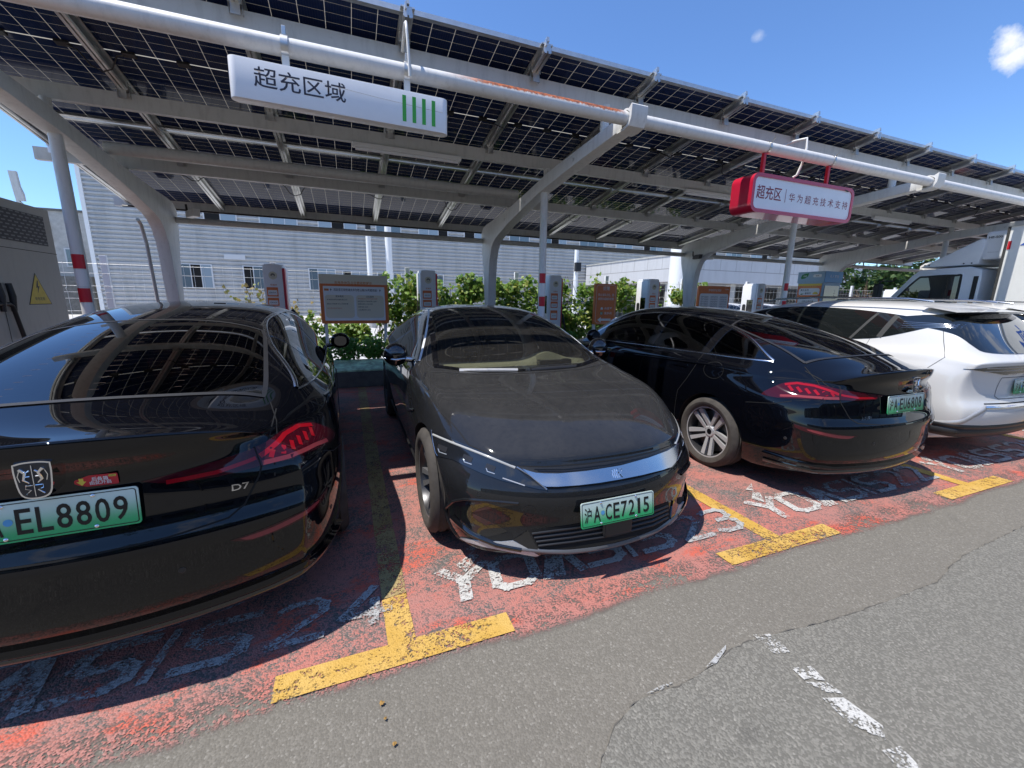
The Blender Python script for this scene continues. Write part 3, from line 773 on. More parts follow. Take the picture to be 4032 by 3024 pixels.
# ------------------------------------------------------------------ black fastback sedan (two of them)
D7 = dict(
 W=.936, Lr=.85, Lf=.9, bowR=(.255, 2.3), lipbow=.95, bowF=(.36, 2.4), rowmix=(0., 2.8), tuck=.055,
 ys=[-1.06, -1.05, -1.02, -.97, -.86, -.70, -.52, -.30, -.05, .25, .6, 1.0, 1.45, 1.85, 2.2, 2.5, 2.75, 3.0, 3.25, 3.5, 3.68, 3.79, 3.83],
 zb=[(-1.06, .235), (-.8, .19), (-.4, .16), (3.0, .15), (3.83, .19)],
 zsh=[(-1.06, .975), (-.85, .955), (-.6, .955), (-.3, .975), (.3, .995), (1.2, .985), (2.2, .955), (2.9, .90), (3.4, .80), (3.7, .70), (3.83, .62)],
 wsh=[(-1.06, .60), (-.98, .66), (-.85, .74), (-.6, .845), (-.3, .885), (0.1, .905), (1, .91), (2, .91), (2.8, .88), (3.3, .80), (3.6, .70), (3.83, .52)],
 wm=[(-1.06, .755), (-1.0, .81), (-.86, .868), (-.6, .915), (-.2, .936), (1, .932), (2.8, .936), (3.2, .915), (3.5, .86), (3.7, .78), (3.83, .64)],
 zc=[(-1.06, 1.068), (-.95, 1.072), (-.82, 1.095), (-.68, 1.135), (-.45, 1.205), (-.15, 1.292), (.25, 1.392), (.6, 1.452), (1.0, 1.497), (1.35, 1.508), (1.7, 1.485), (1.95, 1.425), (2.3, 1.235), (2.65, 1.035), (2.85, .985), (3.2, .93), (3.5, .85), (3.7, .77), (3.83, .69)],
 rail=[(-1.0, .64), (-.68, .645), (-.3, .615), (.25, .575), (.7, .575), (1.2, .585), (1.7, .60), (2.0, .62), (2.65, .70), (3, .70)],
 cab=[(-1.06, 0), (-.86, .0), (-.66, .55), (-.45, 1), (2.3, 1), (2.6, .6), (2.8, 0), (3.83, 0)],
 crown=[(-1.06, .02), (-.7, .03), (0, .05), (.6, .055), (2, .055), (2.8, .03)],
 prof=[(.12, .90), (.18, .925), (.26, .955), (.40, .985), (.55, .998), (.68, 1.0), (.80, .995), (.95, .975), (1.1, .95)],
 rowsR=[.315, .372, .545, .605, .645, .70, .80, .875, .925, .955], rowsF=[.22, .28, .36, .42, .48, .53, .56, .58, .60, .61],
 rear=[(.18, .12), (.25, .065), (.31, .048), (.345, .038), (.37, .006), (.40, .006), (.545, .004), (.605, -.006), (.640, -.002), (.660, .018), (.70, .036), (.80, .044), (.88, .058), (.93, .066), (.955, .055), (.972, .012), (.985, .0), (1.08, .0)],
 front=[(.15, .08), (.22, .03), (.36, .0), (.50, .0), (.62, .03), (.70, .08)])
def build_d7():
    me = car_body(D7, 3); S = Surf(me)
    root = empty('car', 'black fastback sedan at the left edge with a red sticker on its boot', 'car', (-1.025, 2.79, 0))
    cs = [arch_cutter(y, .335, .372, a, b) for y in (0, 2.81) for a, b in ((.60, 1.2), (-1.2, -.60))]
    body = cut(me.copy(), cs, [MT['paint_black'], MT['black_void']])
    L, Rr, B, T = projector('L'), projector('R'), projector('B'), projector('T')
    # glass of the cabin -----------------------------------------------------
    back = smooth_poly([(-.60, -.60), (-.3, -.675), (0, -.695), (.3, -.675), (.60, -.60), (.600, -.45), (.548, .05), (.52, .20), (.28, .275), (0, .29), (-.28, .275), (-.52, .20), (-.548, .05), (-.600, -.45)], 4, (0, 4, 7, 11))
    inner = shrink(back, .012)
    dlo = smooth_poly([(-.43, 1.072), (.10, 1.070), (1.2, 1.050), (2.2, 1.015), (2.33, 1.03), (1.95, 1.235), (1.62, 1.365), (1.25, 1.415), (.95, 1.415), (.6, 1.392), (.30, 1.342), (0, 1.262), (-.20, 1.185)], 4, (0, 3, 4))
    # the panes of one side: rear quarter, rear door, front door
    def clipx(poly, a, b):
        out = []
        for lim, sg in ((a, 1), (b, -1)):
            src = poly if lim == a else out; new = []
            for i in range(len(src)):
                p, q = src[i-1], src[i]; dp, dq = sg*(p[0]-lim), sg*(q[0]-lim)
                if (dp >= 0) != (dq >= 0):
                    t = dp/(dp-dq); new.append((p[0]+t*(q[0]-p[0]), p[1]+t*(q[1]-p[1])))
                if dq >= 0: new.append(q)
            out = new
        return out
    panes = [clipx(dlo, -.5, .155), clipx(dlo, .235, .925), clipx(dlo, 1.03, 2.4)]
    panes = [shrink(p, .012) for p in panes]
    wind = smooth_poly([(-.66, 2.52), (-.35, 2.70), (0, 2.75), (.35, 2.70), (.66, 2.52), (.595, 1.98), (.3, 1.88), (0, 1.85), (-.3, 1.88), (-.595, 1.98)], 4, (0, 4, 5, 9))
    holes = [(inner, lambda c, n: (c.x, c.y) if n.z > .2 and c.z > .95 else None), (shrink(wind, .012), lambda c, n: (c.x, c.y) if n.z > .2 and c.z > .9 else None)]
    for p in panes: holes.append((shrink(p, .006), lambda c, n: (c.y, c.z) if abs(n.x) > .4 and c.z > .98 else None))
    open_holes(body, S, holes)
    link('body', body, root)
    gl, = patch(S, back, T, 'rear_window', MT['glass_rear'], root, .003)
    patch(S, wind, T, 'windscreen', MT['glass_tint'], root, .003)
    for p in panes: patch(S, p, L, 'side_window', MT['glass_tint'], root, .002, mirror=True)
    for a, b in ((.150, .240), (.920, 1.035)):
        patch(S, clipx(dlo, a, b), L, 'pillar_cover', MT['black_gloss'], root, .0035, mirror=True)
    ribbon(S, back, T, .022, 'window_seal', MT['black_plastic'], root, .0045, closed=True)
    for i in range(15):       # heating wires
        y = -.60+.055*i; hw = .575-.075*(i/14)
        ribbon(S, [(-hw, y), (0, y-.012*(1-i/14)), (hw, y)], T, .0016, 'heating_wire', MT['copper'], gl, .0036, step=.2)
    # chrome line over the windows and along the belt
    up = dlo[4*4:]+dlo[:1]
    ribbon(S, up, L, .028, 'window_trim', MT['satin_chrome'], root, raised=.008, mirror=True)
    ribbon(S, [(-.43, 1.068), (.10, 1.064), (1.2, 1.044), (2.33, 1.012)], L, .014, 'belt_trim', MT['satin_chrome'], root, raised=.005, mirror=True)
    # tail lamps
    def oblique(u, v):   # the plane at right angles to the rear corner
        d = Vector((-.6, .8, 0)); e = Vector((.8, .6, 0)); return e*u+Vector((0, 0, v-.025))-d*6, d
    lamp = smooth_poly([(-.40, .892), (-.2, .917), (-.054, .937), (.08, .958), (.20, .962), (.30, .935), (.40, .872), (.43, .835), (.34, .832), (.22, .848), (.09, .860), (-.054, .862), (-.2, .858), (-.33, .868)], 3, (0, 7))
    patch(S, lamp, oblique, 'tail_light', MT['tail_red'], root, .004, mirror=True, cell=.02)
    for o in [c for c in root.children if c.name.startswith('tail_light')]:
        m = o.data.vertices[0].co.x < 0
        def half(line, w, mt, nm, rs=.003):
            r = ribbon(S, line, oblique, w, nm, MT[mt], o, .0052, mirror=True); keep = r[1] if m else r[0]; drop = r[0] if m else r[1]
            bpy.data.objects.remove(drop)
        half([(-.34, .874), (-.2, .875), (-.08, .893), (-.062, .897)], .016, 'tail_strip', 'light_strip')
        half([(-.046, .90), (.02, .925), (.10, .945), (.20, .950), (.28, .932)], .022, 'tail_strip', 'light_strip')
        half([(-.046, .872), (.09, .872), (.22, .864), (.32, .850)], .020, 'tail_pink', 'light_strip')
        for i in range(6):
            u = -.01+.05*i; half([(u, .885+.002*i), (u+.018, .912+.003*i)], .020, 'tail_strip', 'light_element')
        half([(-.054, .86), (-.054, .94)], .005, 'black_void', 'lamp_seam')
    # lower reflectors
    patch(S, smooth_poly([(.49, .572), (.62, .582), (.80, .612), (.85, .628), (.83, .590), (.70, .556), (.56, .545)], 3, (0, 3)), B, 'reflector', MT['tail_red'], root, .003, mirror=True)
    patch(S, smooth_poly([(.52, .569), (.64, .577), (.80, .606), (.79, .588), (.66, .558), (.56, .551)], 3, (0,)), B, 'reflector_lens', MT['tail_pink'], root, .0045, mirror=True)
    # chrome strip of the bumper, dark diffuser and its lip
    ribbon(S, [(-.86, .27), (-.6, .25), (0, .24), (.6, .25), (.86, .27)], B, .05, 'diffuser', MT['black_gloss'], root, raised=.012)
    ribbon(S, [(-.88, .34), (-.6, .305), (0, .292), (.6, .305), (.88, .34)], B, .016, 'lip_spoiler', MT['paint_black'], root, raised=.026)
    # seams: boot lid, bumper, fuel door, doors
    ribbon(S, [(-.655, 1.02), (-.645, .97), (-.63, .90), (-.60, .80), (-.545, .70), (-.49, .665), (-.3, .648), (0, .642), (.3, .648), (.49, .665), (.545, .70), (.60, .80), (.63, .90), (.645, .97), (.655, 1.02)], B, .007, 'boot_seam', MT['black_void'], root)
    ribbon(S, [(.655, -.90), (.665, -.82), (.66, -.72), (.63, -.62)], T, .006, 'boot_seam', MT['black_void'], root, mirror=True)
    ribbon(S, [(-.70, .80), (-.60, .76), (-.45, .735), (-.37, .72)], L, .005, 'bumper_seam', MT['black_void'], root, mirror=True)
    fd = [(.00+.105*math.cos(RAD(a))*(1.15 if math.cos(RAD(a)) > 0 else .9), .93+.075*math.sin(RAD(a))) for a in range(0, 360, 15)]
    ribbon(S, fd, L, .004, 'fuel_flap', MT['black_void'], root, closed=True)
    for yy, z0 in ((.185, .95), (.98, .28), (2.15, .28)):
        ln = [(yy-.09, 1.05), (yy+.02, .9), (yy+.05, .7), (yy+.03, z0)] if yy > .5 else [(.20, 1.06), (.22, .95), (.30, .80), (.40, .66), (.42, .5), (.44, .28)]
        ribbon(S, ln, L, .005, 'door_seam', MT['black_void'], root, mirror=True)
    ribbon(S, [(.42, .27), (1.2, .255), (2.2, .26)], L, .006, 'sill_seam', MT['black_void'], root, mirror=True)
    for y in (.42, 1.25): patch(S, rpoly(.20, .034, .016, 4, y, .925), L, 'door_handle', MT['paint_black'], root, .006, mirror=True)
    ribbon(S, [(-.30, .99), (0, .975), (1.0, .935), (2.4, .87)], L, .02, 'character_line', MT['paint_black'], root, raised=.004, mirror=True)
    # boot spoiler edge
    mb = MB()
    # mirrors
    for s in (1, -1):
        mb = MB(); mb.ell((s*.995, 1.93, 1.085), (.095, .072, .082), 20, 12); o = mb.build('door_mirror', MT['paint_black'], root, 60)
        MB().prism(rpoly(.12, .10, .045, 4, s*.995, 1.087), 1.862, 1.856, 'Y').build('mirror_glass', MT['black_gloss'], o)
        MB().tube([(s*.86, 1.98, 1.03), (s*.97, 1.95, 1.05)], .022, 10).build('mirror_arm', MT['black_gloss'], o, 60)
    # parking sensors
    for x, z in ((.33, .50), (.86, .50)):
        for s in (1, -1):
            p, n, _ = S.hit(*B(s*x, z)); M = Matrix.Translation(p+n*.001) @ n.to_track_quat('Z', 'Y').to_matrix().to_4x4()
            MB().lathe([(0, .0), (.0012, .009), (0, .013)], 16, 'Z', M).build('parking_sensor', MT['black_plastic'], root, 50)
    # shield badge
    p, n, _ = S.hit(*B(0, .905)); M = frame(Vector((0, S.hit(*B(0, 1.0))[0].y-.006, .942)), (1, 0, 0), (0, .06, 1))
    sh = [(-.046, .060), (-.020, .066), (.020, .066), (.046, .060), (.046, .02), (.036, -.045), (.0, -.060), (-.036, -.045), (-.046, .02)]
    sh = smooth_poly(sh, 4, (0, 3)); bd = MB().prism(sh, -.075, .006, 'Z', 0, M).build('badge', MT['chrome'], root)
    MB().prism(shrink(sh, .005), .005, .0075, 'Z', 0, M).build('badge_field', MT['alloy_dark'], bd)
    mb = MB(); mb.tube([(0, .055, .0085), (0, -.05, .0085)], .0018, 6)
    for s in (1, -1):       # two rearing lions with a ring of letters below
        mb.tube([(s*.028, .045, .0085), (s*.016, .030, .0085), (s*.022, .008, .0085), (s*.010, -.004, .0085)], [.007, .006, .005, .002], 6)
        mb.tube([(s*.016, .030, .0085), (s*.006, .038, .0085)], .0025, 5); mb.tube([(s*.020, .018, .0085), (s*.007, .018, .0085)], .0022, 5); mb.tube([(s*.028, .045, .0085), (s*.036, .02, .0085), (s*.032, .002, .0085)], .0018, 5)
        mb.tube([(s*.003, -.012, .0085), (s*.020, -.012, .0085), (s*.022, -.022, .0085), (s*.008, -.028, .0085), (s*.022, -.042, .0085)], .002, 5)
    me = mb.mesh('badge_relief', 60); me.transform(M); link('badge_relief', me, bd, MT['chrome'])
    wheels(root, ((.825, 0), (-.825, 0), (.825, 2.81), (-.825, 2.81)), .335, .225, .243, 'twin', ('alloy', 'alloy_dark', 'black_gloss', 'black_void'), 'tyre_dusty')
    # cabin
    mb = MB(); mb.box((-.78, -.55, .90), (.78, 2.5, .93)); mb.box((-.8, -.5, .2), (.8, 2.6, .25)); mb.build('floor_pan', MT['interior'], root)
    for x in (-.38, .38):
        for y, zt in ((1.30, 1.18), (.42, 1.15)):
            st = MB(); st.prism([(y-.10, .93), (y+.12, .93), (y+.05, zt), (y-.05, zt)], x-.25, x+.25, 'X'); s_ = st.build('seat', MT['interior'], root, bevel=.03)
            MB().box((x-.13, y-.06, zt-.01), (x+.13, y+.03, zt+.17)).build('headrest', MT['interior'], s_, bevel=.03)
    mb = MB(); mb.box((-.70, 2.0, .93), (.70, 2.55, .99)); mb.build('dashboard', MT['interior'], root, bevel=.02)
    return root, S
d7a, S7 = build_d7(); d7a.rotation_euler.z = RAD(2.0)
def d7_rear(root, chars, right):
    B = projector('B')
    p, n, _ = S7.hit(*B(0, .80)); pl = plate(root, frame(Vector((0, p.y-.012, .795)), (1, 0, 0), (0, .10, 1)), chars)
d7b = copy_tree(d7a); d7b.location = (4.03, 2.79, 0); d7b.rotation_euler.z = 0; d7b['label'] = 'black fastback sedan parked tail outwards between the dusty saloon and the white crossover'
d7_rear(d7a, '沪AEL8809', 0); d7_rear(d7b, '沪AEU6808', 0)
def d7_extras():
    B = projector('B')
    p, n, _ = S7.hit(*B(.124, .898)); M = frame(p+n*.002, (1, 0, -.02), n.cross(Vector((1, 0, 0))))
    st = MB().prism(rpoly(.118, .042, .004, 3), 0, .0012, 'Z', 0, M).build('sticker', MT['red'], d7a)
    tag(st, 'red sticker with a yellow arrow')
    text('sticker_text', '后备箱\n由此开启', MT['white'], st, M @ Matrix.Translation((.010, -.001, .0018)), .030, .058, bold=.01, line=.9)
    me = MB().prism([(-.046, .012), (-.034, .012), (-.034, .0), (-.027, .0), (-.040, -.015), (-.053, .0), (-.046, .0)], .0014, .002, 'Z').mesh('sticker_arrow'); me.transform(M); link('sticker_arrow', me, st, MT['yellow'])
    me = MB().prism(rpoly(.020, .008, .002, 2, .045, .014), .0014, .002, 'Z').mesh('sticker_tab'); me.transform(M); link('sticker_tab', me, st, MT['yellow'])
    text('sticker_word', 'OPEN', MT['dark_text'], st, M @ Matrix.Translation((.045, .014, .0026)), .005, .016, bold=.01)
    p, n, _ = S7.hit(*B(.535, .775)); M = frame(p+n*.003, (1, .18, 0), n.cross(Vector((1, 0, 0))))
    text('model_badge', 'D7', MT['chrome'], d7a, M, .026, .062, bold=.01)
    p, n, _ = S7.hit(*B(-.40, .70)); M = frame(p+n*.003, (1, -.12, 0), n.cross(Vector((1, 0, 0))))
    text('maker_badge', '上汽荣威', MT['chrome'], d7b, M, .028, .13, bold=.012)
d7_extras()
# ------------------------------------------------------------------ dusty dark saloon, nose out
HAN = dict(
 W=.955, Lr=.8, Lf=.95, bowR=(.25, 2.3), bowF=(.46, 2.5), rowmix=(.2, 2.8), tuck=.06,
 ys=[-1.12, -1.07, -.95, -.75, -.5, -.2, .15, .55, 1.0, 1.4, 1.75, 2.05, 2.3, 2.5, 2.7, 2.95, 3.2, 3.42, 3.6, 3.74, 3.83, 3.872],
 zb=[(-1.12, .25), (-.8, .19), (-.4, .15), (3.2, .14), (3.872, .148)],
 zsh=[(-1.12, 1.0), (-.5, 1.01), (.3, 1.0), (1.2, .985), (2.2, .965), (2.8, .93), (3.2, .865), (3.5, .79), (3.72, .73), (3.84, .695), (3.872, .68)],
 wsh=[(-1.12, .70), (-.8, .80), (-.4, .885), (.3, .915), (2.0, .92), (2.7, .90), (3.1, .865), (3.5, .81), (3.75, .75), (3.872, .69)],
 wm=[(-1.12, .80), (-.95, .87), (-.6, .93), (-.2, .955), (2.9, .955), (3.2, .95), (3.5, .925), (3.72, .89), (3.82, .86), (3.872, .80)],
 zc=[(-1.12, 1.06), (-.95, 1.07), (-.75, 1.12), (-.45, 1.22), (-.1, 1.33), (.3, 1.43), (.6, 1.48), (.95, 1.495), (1.25, 1.478), (1.5, 1.432), (1.8, 1.33), (2.1, 1.185), (2.4, 1.035), (2.6, .985), (2.8, .962), (3.1, .925), (3.4, .865), (3.6, .81), (3.76, .755), (3.84, .72), (3.872, .70)],
 rail=[(-1.0, .66), (-.6, .66), (0, .61), (.6, .60), (1.1, .605), (1.5, .635), (2.0, .70), (2.5, .755), (3, .76)],
 cab=[(-1.12, 0), (-.8, .0), (-.55, .7), (-.35, 1), (2.1, 1), (2.4, .6), (2.65, 0), (3.872, 0)],
 crown=[(-1.12, .02), (-.6, .03), (0, .05), (.6, .055), (1.6, .05), (2.5, .03)],
 prof=[(.10, .90), (.18, .93), (.26, .955), (.40, .975), (.52, .985), (.64, 1.0), (.75, 1.0), (.90, .985), (1.1, .95)],
 rowsR=[.285, .40, .50, .57, .63, .70, .80, .90, .955], rowsF=[.19, .24, .31, .38, .455, .52, .575, .625, .66],
 rear=[(.18, .06), (.3, .0), (.6, .0), (.66, .03), (.9, .04), (1.0, 0), (1.1, 0)],
 front=[(.12, .06), (.17, .0), (.21, -.005), (.25, .02), (.30, .03), (.40, .012), (.46, .0), (.53, .012), (.58, .045), (.625, .068), (.66, .088), (.70, .10), (.75, .10)])
Z4 = lambda x, y: (1300+x/1.3825, 1100+y/1.3825)
Z6 = lambda x, y: (1600+x/1.8433, 1600+y/1.8433)
Z5 = lambda x, y: (1500+x/2.212, 1150+y/2.212)
for _k in ('zb', 'zsh', 'wsh', 'wm', 'zc', 'rail', 'cab', 'crown'): HAN[_k] = [((3.2+(y-3.2)*.868 if y > 3.2 else y), v) for y, v in HAN[_k]]
HAN['ys'] = [(3.2+(y-3.2)*.868 if y > 3.2 else y) for y in HAN['ys']]
def build_han():
    me = car_body(HAN, 3); S = Surf(me)
    root = empty('car', 'dusty charcoal saloon parked nose outwards with a chrome front bar, middle of the row', 'car', (1.35, 5.52, 0), math.pi)
    cs = [arch_cutter(y, .35, .385, a, b) for y in (0, 2.92) for a, b in ((.62, 1.2), (-1.2, -.62))]
    body = cut(me.copy(), cs, [MT['paint_dusty'], MT['black_void']])
    L, Rr, F, T = projector('L'), projector('R'), projector('F'), projector('T'); Cm = projector('C', root)
    wind = smooth_poly([(-.735, 2.36), (-.4, 2.53), (0, 2.575), (.4, 2.53), (.735, 2.36), (.685, 2.02), (.62, 1.52), (.57, 1.44), (.3, 1.385), (0, 1.37), (-.3, 1.385), (-.57, 1.44), (-.62, 1.52), (-.685, 2.02)], 4, (0, 4))
    dlo = smooth_poly([(-.50, 1.075), (.5, 1.065), (1.5, 1.045), (2.06, 1.025), (2.14, 1.035), (1.82, 1.21), (1.50, 1.335), (1.15, 1.412), (.9, 1.42), (.5, 1.395), (.15, 1.325), (-.2, 1.215)], 4, (0, 3, 4))
    open_holes(body, S, [(shrink(wind, .012), lambda c, n: (c.x, c.y) if n.z > .2 and c.z > .9 else None)])
    link('body', body, root)
    patch(S, wind, T, 'windscreen', MT['glass_windscreen'], root, .003)
    ribbon(S, wind, T, .045, 'windscreen_border', MT['black_gloss'], root, .0042, closed=True)
    roof = smooth_poly([(-.575, 1.43), (0, 1.36), (.575, 1.43), (.585, .9), (.56, .1), (0, -.05), (-.56, .1), (-.585, .9)], 4, (0, 2))
    patch(S, roof, T, 'roof_glass', MT['black_gloss'], root, .0025)
    back = smooth_poly([(-.58, -.62), (0, -.70), (.58, -.62), (.55, 0), (0, .02), (-.55, 0)], 4, (0, 2)); patch(S, back, T, 'rear_window', MT['glass_dark'], root, .003)
    patch(S, dlo, Rr, 'side_window', MT['glass_dark'], root, .003, mirror=True)
    ribbon(S, dlo[4*4:]+dlo[:1], Rr, .026, 'window_trim', MT['pillar_silver'], root, raised=.006, mirror=True)
    for y in (.98,): ribbon(S, [(y, 1.05), (y-.03, 1.42)], Rr, .05, 'pillar_cover', MT['black_gloss'], root, .0042, mirror=True)
    # white edge of the front pillars
    # head lamps -------------------------------------------------------------
    lamp = [Z6(*p) for p in ((178, 172), (240, 200), (330, 236), (450, 286), (600, 348), (720, 400), (790, 440), (860, 505), (940, 562), (1015, 606), (960, 600), (850, 575), (700, 540), (560, 490), (450, 442), (330, 385), (228, 362), (205, 320), (190, 250))]
    patch(S, lamp, Cm, 'headlight', MT['lamp_dark'], root, .004, mirror=True, cell=7)
    for o in [c for c in root.children if c.name.startswith('headlight')]:
        keep = 1 if o.data.vertices[0].co.x < 0 else 0
        def one(line, w, mt, nm, off=.0056, raised=0.0, conv=Z6):
            r = ribbon(S, [conv(*p) for p in line], Cm, w, nm, MT[mt], o, off, mirror=True, raised=raised); bpy.data.objects.remove(r[1-keep])
        one([(196, 205), (330, 262), (500, 328), (650, 388), (790, 446)], .016, 'drl', 'running_light', raised=.008)
        one([(182, 175), (195, 260), (212, 335), (228, 362)], .009, 'satin_chrome', 'lamp_edge', raised=.006)
        for x, y in ((268, 312), (450, 385), (615, 452)):
            one([(x-36, y-22), (x+30, y+6)], .030, 'alloy_dark', 'lens_bezel'); one([(x-34, y-5), (x-26, y+20), (x+28, y+38)], .007, 'lamp_clear', 'lens_edge', .0065, .006); one([(x-14, y-4), (x+14, y+8)], .022, 'lamp_clear', 'lens', .0062, .004)
        one([(700, 520), (860, 575)], .006, 'alloy', 'lamp_fin')
    # chrome bar with the dark slot over it
    slot = [Z6(*p) for p in ((795, 434), (900, 441), (1000, 443), (1150, 436), (1300, 422), (1450, 403), (1600, 380), (1750, 350), (1880, 312), (1968, 272), (1974, 292), (1900, 345), (1750, 392), (1550, 447), (1300, 490), (1100, 508), (980, 508), (900, 490), (830, 450))]
    patch(S, slot, Cm, 'grille_slot', MT['black_plastic'], root, .002, cell=14)
    for k in (.35, .65): ribbon(S, [Z6(900+80*k, 441+40*k), Z6(1150, 436+55*k), Z6(1450, 403+55*k), Z6(1750, 350+36*k), Z6(1930, 292+20*k)], Cm, .004, 'slot_fin', MT['black_gloss'], root, raised=.006)
    bar = [Z6(*p) for p in ((842, 452), (900, 472), (940, 482), (1000, 487), (1100, 488), (1300, 470), (1550, 430), (1750, 374), (1880, 326), (1940, 292), (1968, 268), (1960, 350), (1945, 405), (1915, 440), (1850, 463), (1700, 500), (1550, 530), (1400, 555), (1250, 573), (1100, 583), (1015, 583), (985, 572), (930, 530))]
    patch(S, bar, Cm, 'front_bar', MT['satin_chrome'], root, .012, cell=14)
    ribbon(S, [Z6(1010, 592), Z6(1100, 593), Z6(1400, 566), Z6(1700, 511), Z6(1925, 447)], Cm, .010, 'bar_shadow_gap', MT['black_void'], root)
    ribbon(S, [Z6(800, 440), Z6(900, 500), Z6(1000, 585), Z6(1020, 604)], Cm, .010, 'lamp_trim', MT['satin_chrome'], root, raised=.008)
    # seal-script badge
    for ln in (((1482, 462), (1490, 480), (1486, 498), (1496, 518)), ((1497, 458), (1504, 476), (1501, 498), (1510, 520)), ((1512, 456), (1518, 474), (1515, 500), (1526, 522)), ((1524, 456), (1552, 452), (1548, 478), (1528, 500), (1540, 520)), ((1530, 478), (1545, 496), (1562, 516))):
        ribbon(S, [Z6(*p) for p in ln], Cm, .0045, 'front_badge', MT['chrome'], root, raised=.018)
    # lower openings
    grille = [Z6(*p) for p in ((893, 900), (1000, 886), (1200, 858), (1500, 800), (1780, 735), (1900, 690), (1912, 800), (1900, 842), (1860, 870), (1700, 930), (1500, 972), (1300, 1004), (1130, 1030), (968, 1046), (930, 980))]
    patch(S, grille, Cm, 'lower_grille', MT['black_void'], root, .003, cell=16)
    for k in range(4):
        t = .16+.22*k; ribbon(S, [Z6(900+70*t, 900+135*t), Z6(1200, 858+150*t), Z6(1500, 800+165*t), Z6(1780, 740+150*t), Z6(1890, 700+130*t)], Cm, .012, 'grille_slat', MT['black_plastic'], root, raised=.012)
    tri = [Z6(*p) for p in ((775, 965), (880, 900), (975, 1070), (968, 1085))]
    patch(S, tri, Cm, 'intake_frame', MT['black_gloss'], root, .008, mirror=True, cell=9)
    c_in = [Z6(*p) for p in ((272, 880), (276, 800), (300, 735), (350, 698), (420, 690), (640, 705), (815, 712), (640, 735), (470, 770), (600, 830), (740, 905), (640, 940), (520, 952), (400, 944), (310, 915))]
    patch(S, c_in, Cm, 'side_intake', MT['black_gloss'], root, .0018, mirror=True, cell=12)
    ribbon(S, [Z6(*p) for p in ((815, 706), (640, 690), (420, 672), (340, 688), (282, 740), (254, 830), (252, 880), (290, 925), (420, 985))], Cm, .016, 'intake_rim', MT['paint_dusty'], root, raised=.010, mirror=True)
    op = [Z6(*p) for p in ((560, 952), (690, 925), (762, 912), (772, 962), (690, 972), (600, 972))]
    patch(S, op, Cm, 'lower_intake', MT['black_void'], root, .003, mirror=True, cell=8)
    blade = [Z6(*p) for p in ((395, 950), (520, 972), (690, 980), (775, 972), (850, 1010), (962, 1072), (940, 1080), (760, 1050), (560, 1012), (440, 975))]
    patch(S, blade, Cm, 'intake_blade', MT['alloy'], root, .010, mirror=True, cell=9)
    # splitter
    ribbon(S, [(-.56, .205), (-.3, .185), (0, .178), (.3, .185), (.56, .205)], F, .020, 'splitter_plate', MT['alloy_grey'], root, raised=.016)
    ribbon(S, [(.54, .20), (.66, .212), (.78, .245), (.85, .29)], F, .030, 'splitter', MT['black_gloss'], root, raised=.020, mirror=True)
    for p0, r in (((525, 635), .012), ((893, 762), .034), ((1850, 575), .012)):
        o, d = Cm(*Z6(*p0)); p, n, _ = S.hit(o, d); M = Matrix.Translation(p+n*.0012) @ n.to_track_quat('Z', 'Y').to_matrix().to_4x4()
        MB().lathe([(0, r-.0016), (.0006, r), (0, r+.0012)], 28, 'Z', M).build('sensor_ring', MT['black_plastic'], root, 50)
    # seams of the bonnet and the doors
    bon = [(0, 3.74), (.3, 3.72), (.56, 3.64)]
    ribbon(S, [Z6(800, 434), Z6(1000, 438), Z6(1300, 417), Z6(1600, 374), Z6(1800, 327), Z6(1965, 266)], Cm, .006, 'bonnet_seam', MT['black_void'], root)
    ribbon(S, [(.60, 3.57), (.75, 3.36), (.845, 3.05), (.86, 2.75), (.80, 2.45)], T, .006, 'bonnet_seam', MT['black_void'], root, mirror=True)
    ribbon(S, [(.80, 2.44), (.4, 2.60), (0, 2.64), (-.4, 2.60), (-.80, 2.44)], T, .02, 'cowl', MT['black_plastic'], root, .002)
    ribbon(S, [(.862, 2.72), (.875, 2.56), (.83, 2.42)], T, .018, 'fender_trim', MT['satin_chrome'], root, raised=.005, mirror=True)
    for yy in (2.12, .98): ribbon(S, [(yy, 1.0), (yy+.04, .7), (yy, .26)], Rr, .005, 'door_seam', MT['black_void'], root, mirror=True)
    ribbon(S, [(2.55, .74), (2.36, .69), (2.25, .66)], Rr, .02, 'side_blade', MT['satin_chrome'], root, raised=.008, mirror=True)
    for y in (1.1, -.0): patch(S, rpoly(.22, .034, .016, 4, y+.12, .90), Rr, 'door_handle', MT['paint_dusty'], root, .006, mirror=True)
    ribbon(S, [(-.3, .30), (1, .27), (2.4, .27)], Rr, .03, 'sill_trim', MT['black_plastic'], root, raised=.01, mirror=True)
    for s in (1, -1):
        mb = MB(); mb.ell((s*1.0, 1.965, 1.075), (.100, .085, .098), 22, 14); o = mb.build('door_mirror', MT['black_gloss'], root, 60)
        mb = MB(); mb.tube([(s*.93, 2.03, 1.045), (s*1.01, 2.05, 1.04), (s*1.095, 1.99, 1.05)], [.010, .011, .008], 10).build('mirror_strip', MT['satin_chrome'], o, 60)
        MB().tube([(s*.87, 1.99, 1.03), (s*.98, 1.97, 1.045)], .024, 10).build('mirror_arm', MT['satin_chrome'], o, 60)
    for a, b in (((.58, 2.475), (.13, 2.565)), ((.02, 2.575), (-.42, 2.525))):
        ribbon(S, [a, b], T, .018, 'wiper', MT['alloy'] if a[0] > .3 else MT['black_plastic'], root, raised=.016)
    p, n, _ = S.hit(*F(.02, .41)); pl = plate(root, frame(Vector((.02, p.y+.03, .415)), (-1, 0, 0), (0, -.16, 1)), '沪ACE7215')
    MB().box((-.09, p.y-.03, .25), (.09, p.y+.022, .37)).build('plate_bracket', MT['black_plastic'], root, bevel=.006)
